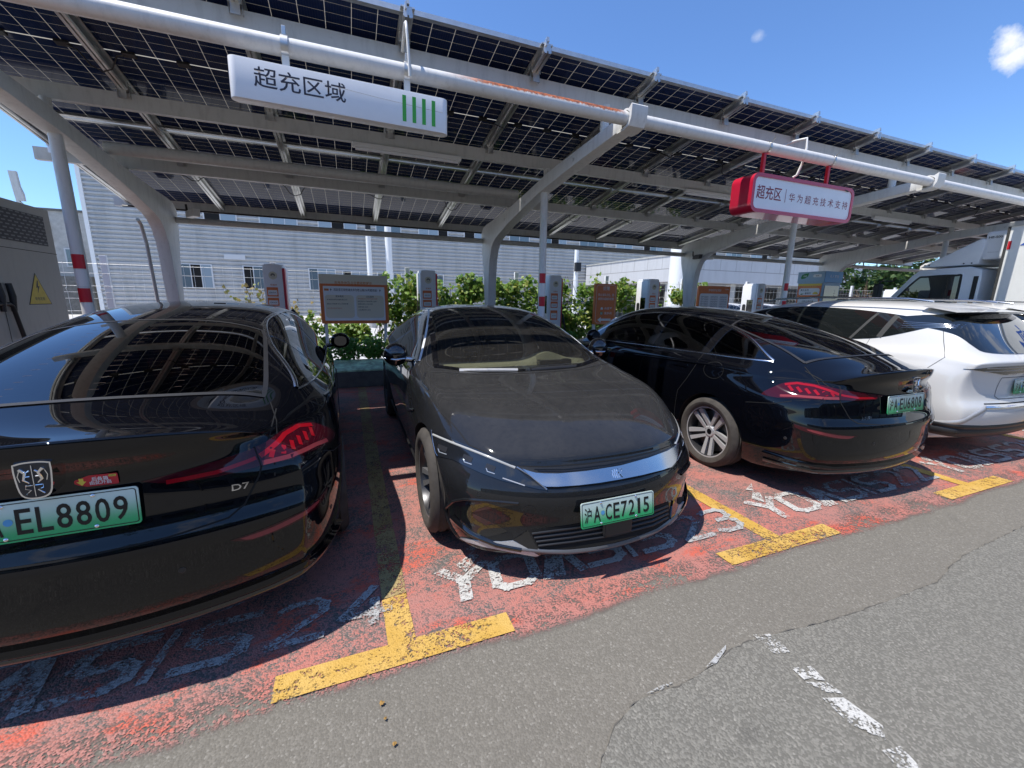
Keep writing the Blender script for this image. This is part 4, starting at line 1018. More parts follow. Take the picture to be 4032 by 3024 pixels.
    wheels(root, ((.835, 0), (-.835, 0), (.835, 2.92), (-.835, 2.92)), .351, .235, .250, 'blade', ('alloy_grey', 'alloy_dark', 'black_gloss', 'black_void'), 'tyre_dusty')
    # cabin seen through the windscreen
    mb = MB(); mb.box((-.72, 2.16, .94), (.72, 2.52, .965)); mb.build('dashboard', MT['interior'], root, bevel=.01)
    pts = []
    for i in range(41):
        x = -.72+1.44*i/40; hump = .075*math.exp(-((x+.34)/.17)**2); pts.append((x, 1.0+hump))
    mb = MB(); n = len(pts)
    for i in range(n-1):
        (xa, za), (xb, zb) = pts[i], pts[i+1]
        mb.add([(xa, 2.20, .955), (xb, 2.20, .955), (xb, 2.15, zb), (xa, 2.15, za), (xa, 2.06, za), (xb, 2.06, zb), (xb, 2.05, .9), (xa, 2.05, .9)], [(0, 1, 2, 3), (3, 2, 5, 4), (4, 5, 6, 7)])
    mb.build('dash_cover', MT['beige'], root, 60)
    MB().box((-.52, 2.20, .97), (-.20, 2.28, 1.02)).build('display_hood', MT['black_gloss'], root, bevel=.01)
    for x in (-.38, .38):
        st = MB().prism([(.75, .75), (.98, .75), (.90, 1.12), (.80, 1.12)], x-.26, x+.26, 'X').build('seat', MT['interior'], root, bevel=.04); MB().box((x-.13, .78, 1.13), (x+.13, .88, 1.29)).build('headrest', MT['interior'], st, bevel=.03)
    p = Vector((0, 1.62, 1.30)); MB().ell(p, (.11, .02, .035), 16, 10).build('inner_mirror', MT['black_plastic'], root, 60)
    return root
han = build_han()

# ------------------------------------------------------------------ pearl white crossover
SUV = dict(
 W=.93, Lr=.6, Lf=.8, bowR=(.17, 2.6), bowF=(.32, 2.4), rowmix=(0., 2.6), tuck=.05,
 ys=[-.90, -.87, -.80, -.70, -.60, -.50, -.38, -.18, .15, .6, 1.1, 1.55, 1.95, 2.25, 2.5, 2.75, 3.0, 3.25, 3.45, 3.57, 3.6],
 zb=[(-.9, .30), (-.5, .22), (3, .2), (3.6, .24)],
 zsh=[(-.9, 1.03), (-.5, 1.08), (0, 1.06), (1, 1.02), (2.3, 1.0), (2.9, .95), (3.4, .84), (3.6, .72)],
 wsh=[(-.9, .78), (-.75, .83), (-.4, .86), (.2, .88), (2.2, .885), (2.8, .85), (3.3, .74), (3.6, .56)],
 wm=[(-.9, .84), (-.8, .885), (-.5, .92), (-.1, .93), (2.7, .93), (3.1, .90), (3.4, .82), (3.6, .66)],
 zc=[(-.9, 1.05), (-.86, 1.09), (-.80, 1.155), (-.70, 1.285), (-.60, 1.405), (-.50, 1.50), (-.38, 1.555), (0, 1.592), (.6, 1.605), (1.2, 1.59), (1.6, 1.535), (2.0, 1.38), (2.4, 1.14), (2.55, 1.07), (3, 1.0), (3.4, .89), (3.6, .76)],
 rail=[(-.9, .74), (-.7, .70), (-.45, .645), (0, .655), (1, .66), (1.6, .67), (2.4, .74), (3, .74)],
 cab=[(-.9, 0), (-.84, .35), (-.75, .9), (-.65, 1), (2.2, 1), (2.5, .4), (2.7, 0), (3.6, 0)],
 crown=[(-.9, .01), (-.7, .03), (-.4, .06), (2, .06), (2.5, .03)],
 prof=[(.15, .92), (.25, .95), (.40, .975), (.55, .995), (.70, 1.0), (.85, .99), (1.05, .965)],
 rowsR=[.36, .45, .53, .60, .68, .80, .90, .96, 1.0], rowsF=[.28, .35, .42, .48, .54, .58, .62, .66, .69],
 rear=[(.2, .10), (.3, .05), (.40, .015), (.50, -.01), (.58, -.012), (.63, .02), (.72, .05), (.85, .05), (.95, .03), (1.03, .0), (1.1, .0)],
 front=[(.2, .05), (.35, .0), (.6, 0), (.72, .06)])
def build_suv():
    me = car_body(SUV, 3); S = Surf(me)
    root = empty('car', 'dusty pearl white crossover with a roof spoiler beside the black sedan', 'car', (6.18, 2.68, 0))
    cs = [arch_cutter(y, .345, .385, a, b) for y in (0, 2.75) for a, b in ((.6, 1.2), (-1.2, -.6))]
    body = cut(me.copy(), cs, [MT['paint_pearl'], MT['black_void']])
    link('body', body, root)
    L, B, T = projector('L'), projector('B'), projector('T')
    dlo = smooth_poly([(2.42, 1.07), (1.6, 1.08), (.9, 1.11), (.21, 1.165), (-.07, 1.225), (-.42, 1.36), (-.30, 1.405), (.1, 1.462), (.6, 1.50), (1.15, 1.50), (1.65, 1.42), (2.1, 1.23)], 4, (0, 5))
    patch(S, dlo, L, 'side_window', MT['glass_dark'], root, .004, mirror=True, cell=.03)
    for (ya, za), (yb, zb), w, mt in (((.30, 1.155), (.13, 1.455), .028, 'trim_grey'), ((.03, 1.20), (-.05, 1.435), .050, 'trim_grey'), ((1.18, 1.095), (1.08, 1.50), .07, 'black_gloss')):
        ribbon(S, [(ya, za), (yb, zb)], L, w, 'pillar_cover', MT[mt], root, .0045, mirror=True)
    for i in range(4):
        z = 1.315+.020*i; ribbon(S, [(-.13, z), (-.42, 1.335+.011*i), (-.56, 1.335+.011*i)], L, .007, 'pillar_strip', MT['satin_chrome'], root, raised=.006, mirror=True)
    ribbon(S, [(-.42, 1.36), (-.60, 1.36)], L, .055, 'pillar_band', MT['black_gloss'], root, .0035, mirror=True)
    rg = smooth_poly([(-.70, 1.175), (-.58, 1.118), (0, 1.105), (.58, 1.118), (.70, 1.175), (.735, 1.30), (.715, 1.385), (.60, 1.465), (0, 1.49), (-.60, 1.465), (-.715, 1.385), (-.735, 1.30)], 4)
    patch(S, rg, B, 'rear_window', MT['glass_dark'], root, .006, cell=.022)
    lb = smooth_poly([(x, z-.03) for x, z in [(-.83, 1.0), (-.70, 1.018), (-.5, 1.03), (0, 1.035), (.5, 1.03), (.70, 1.018), (.83, 1.0), (.70, .985), (.5, .955), (.40, .945), (.30, .955), (-.30, .955), (-.40, .945), (-.5, .955), (-.70, .985)]], 3, (0, 6))
    patch(S, lb, B, 'rear_lamp_bar', MT['lamp_dark'], root, .006, cell=.03)
    for z in (.985, .955): ribbon(S, [(-.70, z), (-.3, z+.004), (.3, z+.004), (.70, z)], B, .007, 'lamp_strip', MT['alloy'], root, raised=.009)
    sp = MB(); n = 16
    top = []
    for i in range(n+1):
        t = i/n; x = -.66+1.32*t; e = 1-abs(2*t-1)**2.6; top.append((x, -.50-.15*e, 1.485+.012*e))
    for i in range(n):
        (xa, ya, za), (xb, yb, zb) = top[i], top[i+1]
        sp.add([(xa, -.22, za+.055), (xb, -.22, zb+.055), (xb, yb, zb), (xa, ya, za), (xa, ya, za-.018), (xb, yb, zb-.018), (xb*.97, -.40, zb-.02), (xa*.97, -.40, za-.02)], [(0, 1, 2, 3)], 0); sp.add([(xa, ya, za), (xb, yb, zb), (xb, yb, zb-.018), (xa, ya, za-.018), (xb*.97, -.40, zb-.02), (xa*.97, -.40, za-.02)], [(0, 1, 2, 3), (3, 2, 4, 5)], 1)
    sp.build('roof_spoiler', [MT['paint_pearl'], MT['black_gloss']], root, 40)
    # tailgate recess, bumper trim
    ribbon(S, [(-.44, .885), (-.46, .80), (-.475, .705), (-.43, .68), (0, .672), (.43, .68), (.475, .705), (.46, .80), (.44, .885), (-.44, .885)], B, .007, 'tailgate_recess', MT['concrete_dark'], root)
    ribbon(S, [(-.885, .42), (-.74, .535), (-.60, .615)], B, .055, 'bumper_trim', MT['alloy'], root, raised=.006, mirror=True)
    ribbon(S, [(-.62, .605), (0, .595), (.62, .605)], B, .035, 'bumper_trim', MT['chrome'], root, raised=.010)
    ribbon(S, [(-.62, .64), (0, .632), (.62, .64)], B, .012, 'bumper_gap', MT['black_void'], root)
    for z, w in ((.335, .10), (.40, .05)): ribbon(S, [(-.90, z+.02), (-.6, z+.008), (0, z), (.6, z+.008), (.90, z+.02)], B, w, 'bumper_cladding', MT['black_plastic'], root, raised=.010)
    ribbon(S, [(-.45, .36), (.4, .33), (2.2, .32)], L, .09, 'sill_cladding', MT['black_plastic'], root, raised=.012, mirror=True)
    ribbon(S, [(-.44, 1.365), (-.50, 1.2), (-.56, 1.06), (-.46, .93), (-.30, .80)], L, .006, 'tailgate_seam', MT['concrete_dark'], root, mirror=True)
    for yy in (.10, 1.12, 2.2): ribbon(S, [(yy, 1.12 if yy > .5 else 1.19), (yy+.05, .85), (yy+.18 if yy < .5 else yy+.02, .45)], L, .005, 'door_seam', MT['concrete_dark'], root, mirror=True)
    for s in (1, -1):
        MB().tube([(s*.64, -.30, 1.585), (s*.66, -.1, 1.612), (s*.665, .8, 1.628), (s*.665, 1.35, 1.60), (s*.66, 1.45, 1.575)], .013, 8).build('roof_rail', MT['satin_chrome'], root, 50)
        o = MB().ell((s*1.01, 1.95, 1.12), (.11, .07, .08), 20, 12).build('door_mirror', MT['paint_pearl'], root, 60)
    p, n, _ = S.hit(*B(0, .80)); plate(root, frame(Vector((-.01, p.y-.012, .79)), (1, 0, 0), (0, .08, 1)), '沪AFJ0216')
    text('model_badge', 'PLUS', MT['chrome'], root, frame((-.33, S.hit(*B(-.33, .925))[0].y-.004, .925), (1, -.1, 0), (0, .05, 1)), .024, .13, bold=.01)
    wheels(root, ((.82, 0), (-.82, 0), (.82, 2.75), (-.82, 2.75)), .345, .225, .23, 'blade', ('alloy', 'alloy_dark', 'black_gloss', 'black_void'))
    return root
suv = build_suv()
suv2 = copy_tree(suv); suv2.location = (8.66, 2.95, 0); suv2['label'] = 'second white crossover half hidden between the pearl crossover and the truck'
# cars on the far side of the fence: the same shapes in other paints
def far_car(src, loc, rz, paint, label):
    c = copy_tree(src); c.location = loc; c.rotation_euler = (0, 0, rz); tag(c, label, 'car', 'cars parked in the far yard')
    for ch in c.children:
        if ch.name.startswith('body'): ch.material_slots[0].link = 'OBJECT'; ch.material_slots[0].material = MT[paint]
        if ch.name.startswith('licence_plate'):
            ch.material_slots[0].link = 'OBJECT'; ch.material_slots[0].material = MT['blue']
    return c
far_car(suv, (16.6, 29.0, 0), -1.35, 'paint_silver', 'silver crossover glimpsed through the vines beside the orange reminder sign')
far_car(d7a, (22.9, 18.6, 0), 0, 'paint_pearl', 'white saloon seen through the mesh fence behind the safety notice')
far_car(d7a, (25.9, 18.6, 0), 0, 'paint_pearl', 'white saloon seen through the mesh fence beside the bare white post')
far_car(suv, (7.2, 27.5, 0), 1.5, 'paint_pearl', 'white van-like car half hidden behind the vines right of the middle charger')
for o in [x for x in COL.objects if x.parent and x.parent.get('group') == 'cars parked in the far yard' and (x.name.startswith('sticker') or x.name.startswith('model_badge'))]:
    for ch in list(o.children): bpy.data.objects.remove(ch)
    bpy.data.objects.remove(o)

# ------------------------------------------------------------------ box truck
def build_truck():
    root = empty('truck', 'white refrigerated box truck parked nose inwards under the far end of the solar roof', 'truck', (11.0, 3.2, 0))
    X0, X1 = -1.0, 1.0; w = 'paint_truck'
    # cab (own frame: y = Y - 3.2)
    prof = [(.56, .55), (2.02, .55), (2.10, .80), (2.08, 1.25), (1.86, 1.62), (1.52, 2.10), (1.42, 2.19), (.75, 2.22), (.58, 2.16), (.56, 2.0)]
    cab = MB().prism(prof, X0+.05, X1-.05, 'X').build('cab', MT['truck_white'], root, 40, .035)
    for s, x in ((-1, X0+.05), (1, X1-.05)):
        e = .006*s
        fr = rpoly(1.0, .62, .10, 5, 1.24, 1.75)
        dr = [(1.86, .75), (1.84, 1.30), (1.76, 1.62), (1.44, 2.08), (.80, 2.12), (.76, .75)]
        MB().prism(dr, x-.004, x+.010*s if s > 0 else x-.012, 'X').build('door', MT['truck_white'], root, None, .006)
        win = smooth_poly([(1.72, 1.38), (1.70, 1.60), (1.42, 2.0), (1.30, 2.045), (.88, 2.055), (.835, 2.0), (.84, 1.40), (.88, 1.36)], 3, (0,))
        MB().prism(shrink(win, -.035), x+e*2-.002, x+e*2+.004*s, 'X').build('window_seal', MT['black_plastic'], root)
        MB().prism(win, x+e*3.2-.002, x+e*3.2+.002, 'X').build('side_window', MT['glass_dark'], root)
        MB().tube([(x+s*.05, 1.78, 2.0), (x+s*.22, 1.90, 2.0), (x+s*.24, 1.92, 1.55), (x+s*.05, 1.82, 1.45)], .014, 8).build('mirror_bracket', MT['black_plastic'], root, 60)
        MB().box((x+s*.24-.09, 1.86, 1.55), (x+s*.24+.09, 1.95, 1.95)).build('door_mirror', MT['black_plastic'], root, None, .03)
        MB().box((x+(-.012 if s < 0 else 0), .60, .60), (x+(.0 if s < 0 else .012), .66, 2.05)).build('cab_edge_strip', MT['black_plastic'], root, None, .004)  # dark upright strip at the rear edge of the cab
    MB().prism([(2.09, 1.30), (1.90, 1.60), (1.56, 2.05), (1.54, 2.04), (1.88, 1.58), (2.07, 1.29)], X0+.15, X1-.15, 'X').build('windscreen', MT['glass_dark'], root)
    d = MB().prism([(1.46, 2.235), (.70, 2.68), (.64, 2.66), (.66, 2.25)], X0+.10, X1-.10, 'X').build('wind_deflector', MT['truck_white'], root, 40, .03)
    for y in (.85, .75, 1.32, 1.38):
        MB().lathe([(0, .012), (-.006, .010), (-.008, .0)], 12, 'X', Matrix.Translation((X0+.098, y, 2.275))).build('bolt', MT['black_plastic'], d)
    u = MB().box((X0+.12, .40, 2.32), (X1-.12, .66, 2.78)).build('cooling_unit', MT['truck_white'], root, None, .05)
    fx = lambda y, z: frame((X0+.115, y, z), (0, -1, 0), (0, 0, 1))
    text('unit_lettering', 'HE-500', MT['dark_text'], u, fx(.535, 2.68), .035, .16, bold=.02); text('unit_small_lettering', 'Thermo-cool', MT['grey_text'], u, fx(.53, 2.44), .014, .13)
    # box
    bx = MB().box((X0-.03, -4.1, .92), (X1+.03, .34, 2.84)).build('cargo_box', MT['truck_box'], root, None, .012)
    for x in (X0-.03, X1+.03):
        for y in (.335,): MB().box((x-.012, y-.005, .90), (x+.012, y+.03, 2.86)).build('box_edge', MT['trim_grey'], root, None, .012)
        MB().box((x-.028, -4.1, 2.80), (x+.028, .36, 2.875)).build('box_rail', MT['aluminium'], root, None, .014)
        MB().box((x-.02, -4.1, .88), (x+.02, .34, .98)).build('box_sill', MT['aluminium'], root, None, .008)
    xl = X0-.0335
    me = MB().box((xl-.004, .285, 2.45), (xl-.001, .325, 2.58)); me.build('reflector', MT['red'], root); MB().box((xl-.004, .285, 2.58), (xl-.001, .325, 2.70)).build('reflector', MT['white'], root)
    # painted emblem: slanted bars
    for pl in ([(.10, 2.62), (-.10, 2.62), (-.05, 2.70), (.04, 2.70)], [(.19, 2.50), (.06, 2.50), (-.02, 2.58), (.10, 2.58)], [(.02, 2.50), (-.20, 2.50), (-.12, 2.60), (-.06, 2.60)], [(-.2, 2.44), (-.7, 2.44), (-.62, 2.70), (-.12, 2.70)]):
        MB().prism(pl, xl-.002, xl-.0005, 'X').build('box_emblem', MT['truck_blue'], root)
    text('box_lettering', '冷链运输', MT['truck_blue'], root, frame((xl-.002, -2.2, 2.2), (0, -1, 0), (0, 0, 1)), .4, 1.9, bold=.02)
    MB().box((-.45, -4.0, .55), (.45, 1.9, .80)).build('chassis', MT['black_plastic'], root)
    tm = tyre_mesh(.40, .24, .22); tm.materials.append(MT['rubber']); rm = rim_mesh(.22, .24, 'blade')
    for m in ('alloy', 'alloy_dark', 'black_gloss', 'black_void'): rm.materials.append(MT[m])
    for x in (-.84, .84):
        for y in (1.28, -2.3):
            o = link('wheel', tm, root); o.location = (x, y, .40); o.rotation_euler = (0, 0, 0 if x > 0 else math.pi); link('rim', rm, o)
    return root
mat('truck_white', (.80, .81, .82), .3, coat=.5, noise=.03, nscale=4.); mat('truck_box', (.74, .74, .70), .45, noise=.05, nscale=3.); mat('truck_blue', (.03, .10, .42), .4)
truck = build_truck()
# ------------------------------------------------------------------ solar carport
TH = math.atan2(3.68-2.944, 8.137-3.63)
RF = frame((0, 3.63, 3.668), (1, 0, 0), (0, math.cos(TH), -math.sin(TH)))   # roof frame: x right, y down the slope, z up
RZ = lambda Y: 3.668-math.tan(TH)*(Y-3.63)
def cellmat(name, back):
    m = mat(name, (.010, .013, .026), .05, spec=.24); g = G(m); o = g.obj(); s = g.n('ShaderNodeSeparateXYZ'); g.L.new(o, s.inputs[0])
    def lines(v, pitch, w):
        a = g.math('ABSOLUTE', g.math('SUBTRACT', g.math('FRACT', g.math('ADD', g.math('DIVIDE', v, pitch), 100.5)), .5))
        return g.math('LESS_THAN', a, w/pitch/2)
    y = g.math('SUBTRACT', s.outputs[1], 1.139)
    c = lines(s.outputs[0], .1865, .0048); r = lines(g.math('ADD', y, .0), .0932, .0026)
    mid = g.math('LESS_THAN', g.math('ABSOLUTE', y), .0065)
    f = g.math('MAXIMUM', g.math('MAXIMUM', c, g.math('MULTIPLY', r, .75)), mid)
    # fine busbars only just visible
    bb = g.math('MULTIPLY', lines(g.math('ADD', s.outputs[0], .011), .0186, .0022), .35)
    g.L.new(g.mix(bb, (.014, .026, .080), (.055, .065, .10)), g.b.inputs['Base Color'])
    if back:
        t = g.n('ShaderNodeBsdfTranslucent'); t.inputs[0].default_value = (.32, .31, .28, 1); d = g.n('ShaderNodeBsdfDiffuse'); d.inputs[0].default_value = (.6, .58, .52, 1)
        a = g.n('ShaderNodeMixShader'); a.inputs[0].default_value = .35; g.L.new(t.outputs[0], a.inputs[1]); g.L.new(d.outputs[0], a.inputs[2])
    else:
        a = g.n('ShaderNodeBsdfTransparent')
    # anti-reflective glass: a dull dark cell with a thin mirror film
    df = g.n('ShaderNodeBsdfDiffuse'); g.L.new(g.b.inputs['Base Color'].links[0].from_socket, df.inputs[0]); gl = g.n('ShaderNodeBsdfGlossy'); gl.inputs['Roughness'].default_value = .05
    fr = g.n('ShaderNodeFresnel'); fr.inputs[0].default_value = 1.38; cx = g.n('ShaderNodeMixShader'); g.L.new(g.math('MULTIPLY', fr.outputs[0], .62), cx.inputs[0]); g.L.new(df.outputs[0], cx.inputs[1]); g.L.new(gl.outputs[0], cx.inputs[2])
    x = g.n('ShaderNodeMixShader'); g.L.new(f, x.inputs[0]); g.L.new(cx.outputs[0], x.inputs[1]); g.L.new(a.outputs[0], x.inputs[2])
    g.L.new(x.outputs[0], g.N['Material Output'].inputs[0])
cellmat('cell_back', True); cellmat('cell_front', False)
AX = [-2.336+4.84*k for k in range(5)]
def carport():
    root = empty('solar_carport', 'white steel carport roofed with dark solar panels over the charging bays', 'carport', (0, 0, 0))
    # panels -----------------------------------------------------------------
    me = bpy.data.meshes.new('solar_panel'); h = .567; Lp = 2.278
    v = [(-h, 0, 0), (h, 0, 0), (h, Lp, 0), (-h, Lp, 0)]; v += [(x, y, .006) for x, y, _ in v]; fs = [(3, 2, 1, 0), (4, 5, 6, 7)]; mi = [0, 1]
    mb = MB(); mb.v = v; mb.f = [list(f) for f in fs]; mb.m = mi
    for lo, hi in (((-h, -.004, -.030), (h, .0, .010)), ((-h, Lp, -.030), (h, Lp+.004, .010)), ((-h, 0, -.030), (h, .030, -.027)), ((-h, Lp-.030, -.030), (h, Lp, -.027))): mb.box(lo, hi, 2)
    for s in (-1, 1): mb.box((s*h-.004, 0, -.03), (s*h+.004, Lp, .010), 2)
    me = bpy.data.meshes.new('solar_panel'); me.from_pydata(mb.v, [], mb.f); me.polygons.foreach_set('material_index', mb.m)
    for m in ('cell_back', 'cell_front', 'aluminium'): me.materials.append(MT[m])
    jb = MB().box((-.045, -.028, -.022), (.045, .028, -.001)).mesh('junction_box', None, .004); jb.materials.append(MT['black_plastic'])
    c1 = MB().tube([(.37, 1.139, -.012), (.45, 1.15, -.035), (.50, 1.22, -.10), (.567, 1.24, -.125), (.64, 1.21, -.11), (.70, 1.15, -.035), (.785, 1.139, -.012)], .0055, 6).mesh('panel_cable', 60); c1.materials.append(MT['black_plastic'])
    c2 = MB().tube([(.33, 1.139, -.012), (.46, 1.10, -.06), (.54, 1.03, -.13), (.60, 1.06, -.12), (.66, 1.12, -.03)], .0055, 6).mesh('panel_cable', 60); c2.materials.append(MT['black_plastic'])
    for k in range(-3, 14):
        for r in range(2):
            xc = .549+1.155*k+.5775; y0 = .01 if r == 0 else 2.325
            o = link('solar_panel', me, root); o.matrix_local = RF @ Matrix.Translation((xc, y0, 0))
            if k > 10: continue
            for x in (-.37, 0, .37): link('junction_box', jb, o).location = (x, 1.139, 0)
            link('panel_cable', c1 if (k+r) % 2 else c2, o)
    # purlins
    pf = [(-.052, -.006), (-.052, -.016), (-.030, -.020), (-.036, -.078), (-.026, -.088), (-.006, -.088), (-.006, -.070), (.006, -.070), (.006, -.088), (.026, -.088), (.036, -.078), (.030, -.020), (.052, -.016), (.052, -.006)]
    pm = MB().prism([(a, b) for a, b in pf], -.03, 4.63, 'Y').mesh('purlin'); pm.materials.append(MT['aluminium'])
    cm = MB().box((-.012, -.045, .0), (.012, .02, .035)).box((-.022, -.045, -.035), (-.010, .0, .012)).mesh('end_clamp'); cm.materials.append(MT['aluminium'])
    bk = MB().box((-.045, -.012, -.15), (-.040, .012, -.06)).box((.040, -.012, -.15), (.045, .012, -.06)).box((-.045, -.036, -.095), (.045, -.030, -.02)).box((-.03, -.034, -.17), (.03, -.028, -.095)).mesh('bracket'); bk.materials.append(MT['aluminium'])
    BY = [3.90, 5.20, 6.52, 8.06]
    for k in range(-3, 15):
        o = link('purlin', pm, root); o.matrix_local = RF @ Matrix.Translation((.549+1.155*k, 0, 0)); link('end_clamp', cm, o)
        for Y in BY[:3]:
            b = link('bracket', bk, o); b.location = (0, (Y-3.63)/math.cos(TH)-.03, 0)
    # beams along the row
    for Y, hh in zip(BY[:3], (.15, .13, .13)):
        top = RZ(Y)-.092
        prof = [(Y-.028, top), (Y+.032, top), (Y+.032, top-.006), (Y-.020, top-.006), (Y-.020, top-hh+.006), (Y+.032, top-hh+.006), (Y+.032, top-hh), (Y-.028, top-hh)]
        MB().prism(prof, -3.10, 17.2, 'X').build('roof_beam', MT['beam_grey'], root)
    top = 2.935; Y = 8.16
    MB().prism([(Y-.03, top), (Y+.03, top), (Y+.03, top-.006), (Y-.022, top-.006), (Y-.022, top-.124), (Y+.03, top-.124), (Y+.03, top-.13), (Y-.03, top-.13)], -3.1, 17.2, 'X').build('rear_beam', MT['beam_grey'], root)
    MB().tube([(-3.0, 8.10, top-.13), (2, 8.10, top-.135), (5, 8.10, top-.14), (9, 8.10, top-.16), (13, 8.10, top-.14), (17, 8.10, top-.15)], .014, 6).build('cable_bundle', MT['black_plastic'], root, 60)
    # front pipe, inner pipe of the first span, tie pipe at the back
    MB().tube([(-3.2, 3.44, 3.150), (17.2, 3.44, 3.150)], .056, 24).build('front_pipe', MT['pipe_white'], root, 40)
    MB().tube([(-2.30, 6.05, 3.06), (2.44, 6.05, 3.06)], .062, 20).build('cross_pipe', MT['beam_grey'], root, 40)
    MB().tube([(-2.3, 7.72, 2.60), (17.0, 7.72, 2.60)], .045, 16).build('tie_pipe', MT['beam_grey'], root, 40)
    # curved arms ------------------------------------------------------------
    up = [(3.50, 3.205), (4.03, 3.170), (4.51, 3.140), (5.03, 3.105), (5.75, 3.005), (6.4, 2.935), (7.0, 2.885), (7.5, 2.86), (7.70, 2.83), (7.80, 2.75), (7.805, 2.62), (7.77, 2.40), (7.68, 2.1), (7.60, 1.5), (7.58, .0)]
    lo = [(7.40, 0), (7.39, 1.52), (7.35, 2.0), (7.315, 2.22), (7.24, 2.40), (7.14, 2.50), (7.0, 2.565), (6.4, 2.715), (6.16, 2.76), (5.65, 2.855), (5.24, 2.925), (4.61, 2.992), (4.2, 3.03), (3.85, 3.055), (3.5, 3.082)]
    am = MB().prism(up+lo, -.075, .075, 'X').mesh('arm', 30, .006); am.materials.append(MT['steel_white'])
    hk = [(3.50, 3.205), (3.50, 3.225), (3.44, 3.232), (3.395, 3.218), (3.355, 3.245), (3.345, 3.235), (3.352, 3.13), (3.385, 3.075), (3.46, 3.058), (3.56, 3.062), (3.56, 3.080), (3.47, 3.080), (3.41, 3.095), (3.378, 3.14), (3.382, 3.185), (3.42, 3.212)]
    hm = MB().prism(hk, -.085, .085, 'X').mesh('pipe_hook', 30); hm.materials.append(MT['pipe_white'])
    wm = [MB().lathe([(0, .0), (.004, .022), (.0, .024)], 16, 'X', Matrix.Translation((-.078, y, z))).mesh('hole_cover', 40) for y, z in ((4.38, 3.075), (5.75, 2.90), (6.55, 2.80))]
    for m in wm: m.materials.append(MT['aluminium'])
    st = [MB().tube([(0, y, z0), (0, y, z1)], r, 14).mesh('strut', 40) for y, z0, z1, r in ((3.90, 3.16, 3.44, .045), (5.20, 3.06, 3.20, .04), (6.52, 2.90, 3.0, .04))]
    for m in st: m.materials.append(MT['steel_white'])
    bp = MB().box((-.16, 7.28, .26), (.16, 7.76, .285)).mesh('base_plate', None, .004); bp.materials.append(MT['steel_white'])
    pl = MB().tube([(0, 5.25, 0), (0, 5.25, 2.93)], .049, 24).mesh('support_pole', 40); pl.materials.append(MT['steel_white'])
    def band(z0, z1, m):
        mb = MB(); n = 12; vs = []
        for i in range(n+1):
            a = RAD(-160+140*i/n); vs += [(.0505*math.cos(a), 5.25+.0505*math.sin(a), z0), (.0505*math.cos(a), 5.25+.0505*math.sin(a), z1)]
        mb.add(vs, [(2*i, 2*i+2, 2*i+3, 2*i+1) for i in range(n)]); q = mb.mesh('reflective_band', 60); q.materials.append(MT[m]); return q
    bands = [band(z, z+.13, 'red') for z in (1.765, 1.455, 1.145, .835)]+[band(z, z+.15, 'white') for z in (1.605, 1.295, .985)]
    for i, x in enumerate(AX):
        a = link('arm', am, root); a.location = (x, 0, 0)
        for m in [hm, bp]+st+wm: link(m.name.split('.')[0], m, a)
        p = link('support_pole', pl, root); p.location = (x, 0, 0)
        for m in bands: link('reflective_band', m, p)
    return root
port = carport()
# things hung from the roof --------------------------------------------------
def tube_light(x0, x1, y, z, label):
    t = empty('tube_light', label, 'light', ((x0+x1)/2, y, z), 0, 'tube lights under the roof beams'); L = (x1-x0)/2
    MB().box((-L, -.03, -.02), (L, .03, .03)).build('housing', MT['white'], t, None, .008); MB().tube([(-L+.03, 0, -.032), (L-.03, 0, -.032)], .016, 12).build('lamp_tube', MT['sign_white'], t, 50)
tube_light(4.75, 5.98, 5.14, RZ(5.2)-.26, 'white tube light under a roof beam to the left of the red sign')
tube_light(9.3, 10.5, 5.14, RZ(5.2)-.26, 'white tube light under a roof beam to the right of the red sign')
tube_light(.15, 1.35, 5.16, RZ(5.2)-.26, 'white tube light under a roof beam just below the blue-white hanging sign')
def cctv(x, y, z, rz, body, label, s=1.0):
    t = empty('security_camera', label, 'camera', (x, y, z), rz)
    MB().prism([(-.11*s, -.035*s), (.10*s, -.035*s), (.10*s, .03*s), (.0, .045*s), (-.13*s, .045*s)], -.035*s, .035*s, 'X').build('housing', MT[body], t, None, .008)
    MB().lathe([(-.112*s, .0), (-.112*s, .022*s), (-.10*s, .026*s)], 16, 'Y').build('lens', MT['black_gloss'], t, 50)
    MB().tube([(0, .08*s, 0), (0, .14*s, .03*s), (0, .15*s, .12*s)], .012*s, 8).build('bracket', MT['black_plastic'], t, 60)
cctv(-1.98, 7.45, 2.66, .6, 'steel_white', 'grey bullet camera on the left arm of the carport', 1.25)
cctv(7.16, 7.2, 2.50, -.2, 'black_plastic', 'black camera at the elbow of the carport arm left of the red sign', 1.1)
cctv(7.62, 7.3, 2.50, .8, 'white', 'small white bullet camera beside the black camera on the carport arm', .7)
cctv(10.2, 7.68, 2.68, .3, 'white', 'small pale camera on the rear pipe right of the red sign', .8)
o = MB().tube([(-2.45, 7.30, .27), (-2.45, 7.22, 1.2), (-2.45, 7.13, 2.2), (-2.45, 7.05, 2.42), (-2.44, 6.95, 2.47)], .022, 10).build('conduit', MT['beam_grey'], None, 60); tag(o, 'grey conduit running up the left carport arm', 'conduit')
o = MB().tube([(4.68, 4.3, 3.22), (4.78, 3.9, 3.30), (4.86, 3.62, 3.36), (4.90, 3.50, 3.36), (4.90, 3.49, 3.26), (4.88, 3.50, 3.10), (4.86, 3.53, 2.98), (4.84, 3.56, 2.96)], .013, 10).build('bent_conduit', MT['steel_white'], None, 60); tag(o, 'bent white conduit over the front pipe above the red sign', 'conduit')
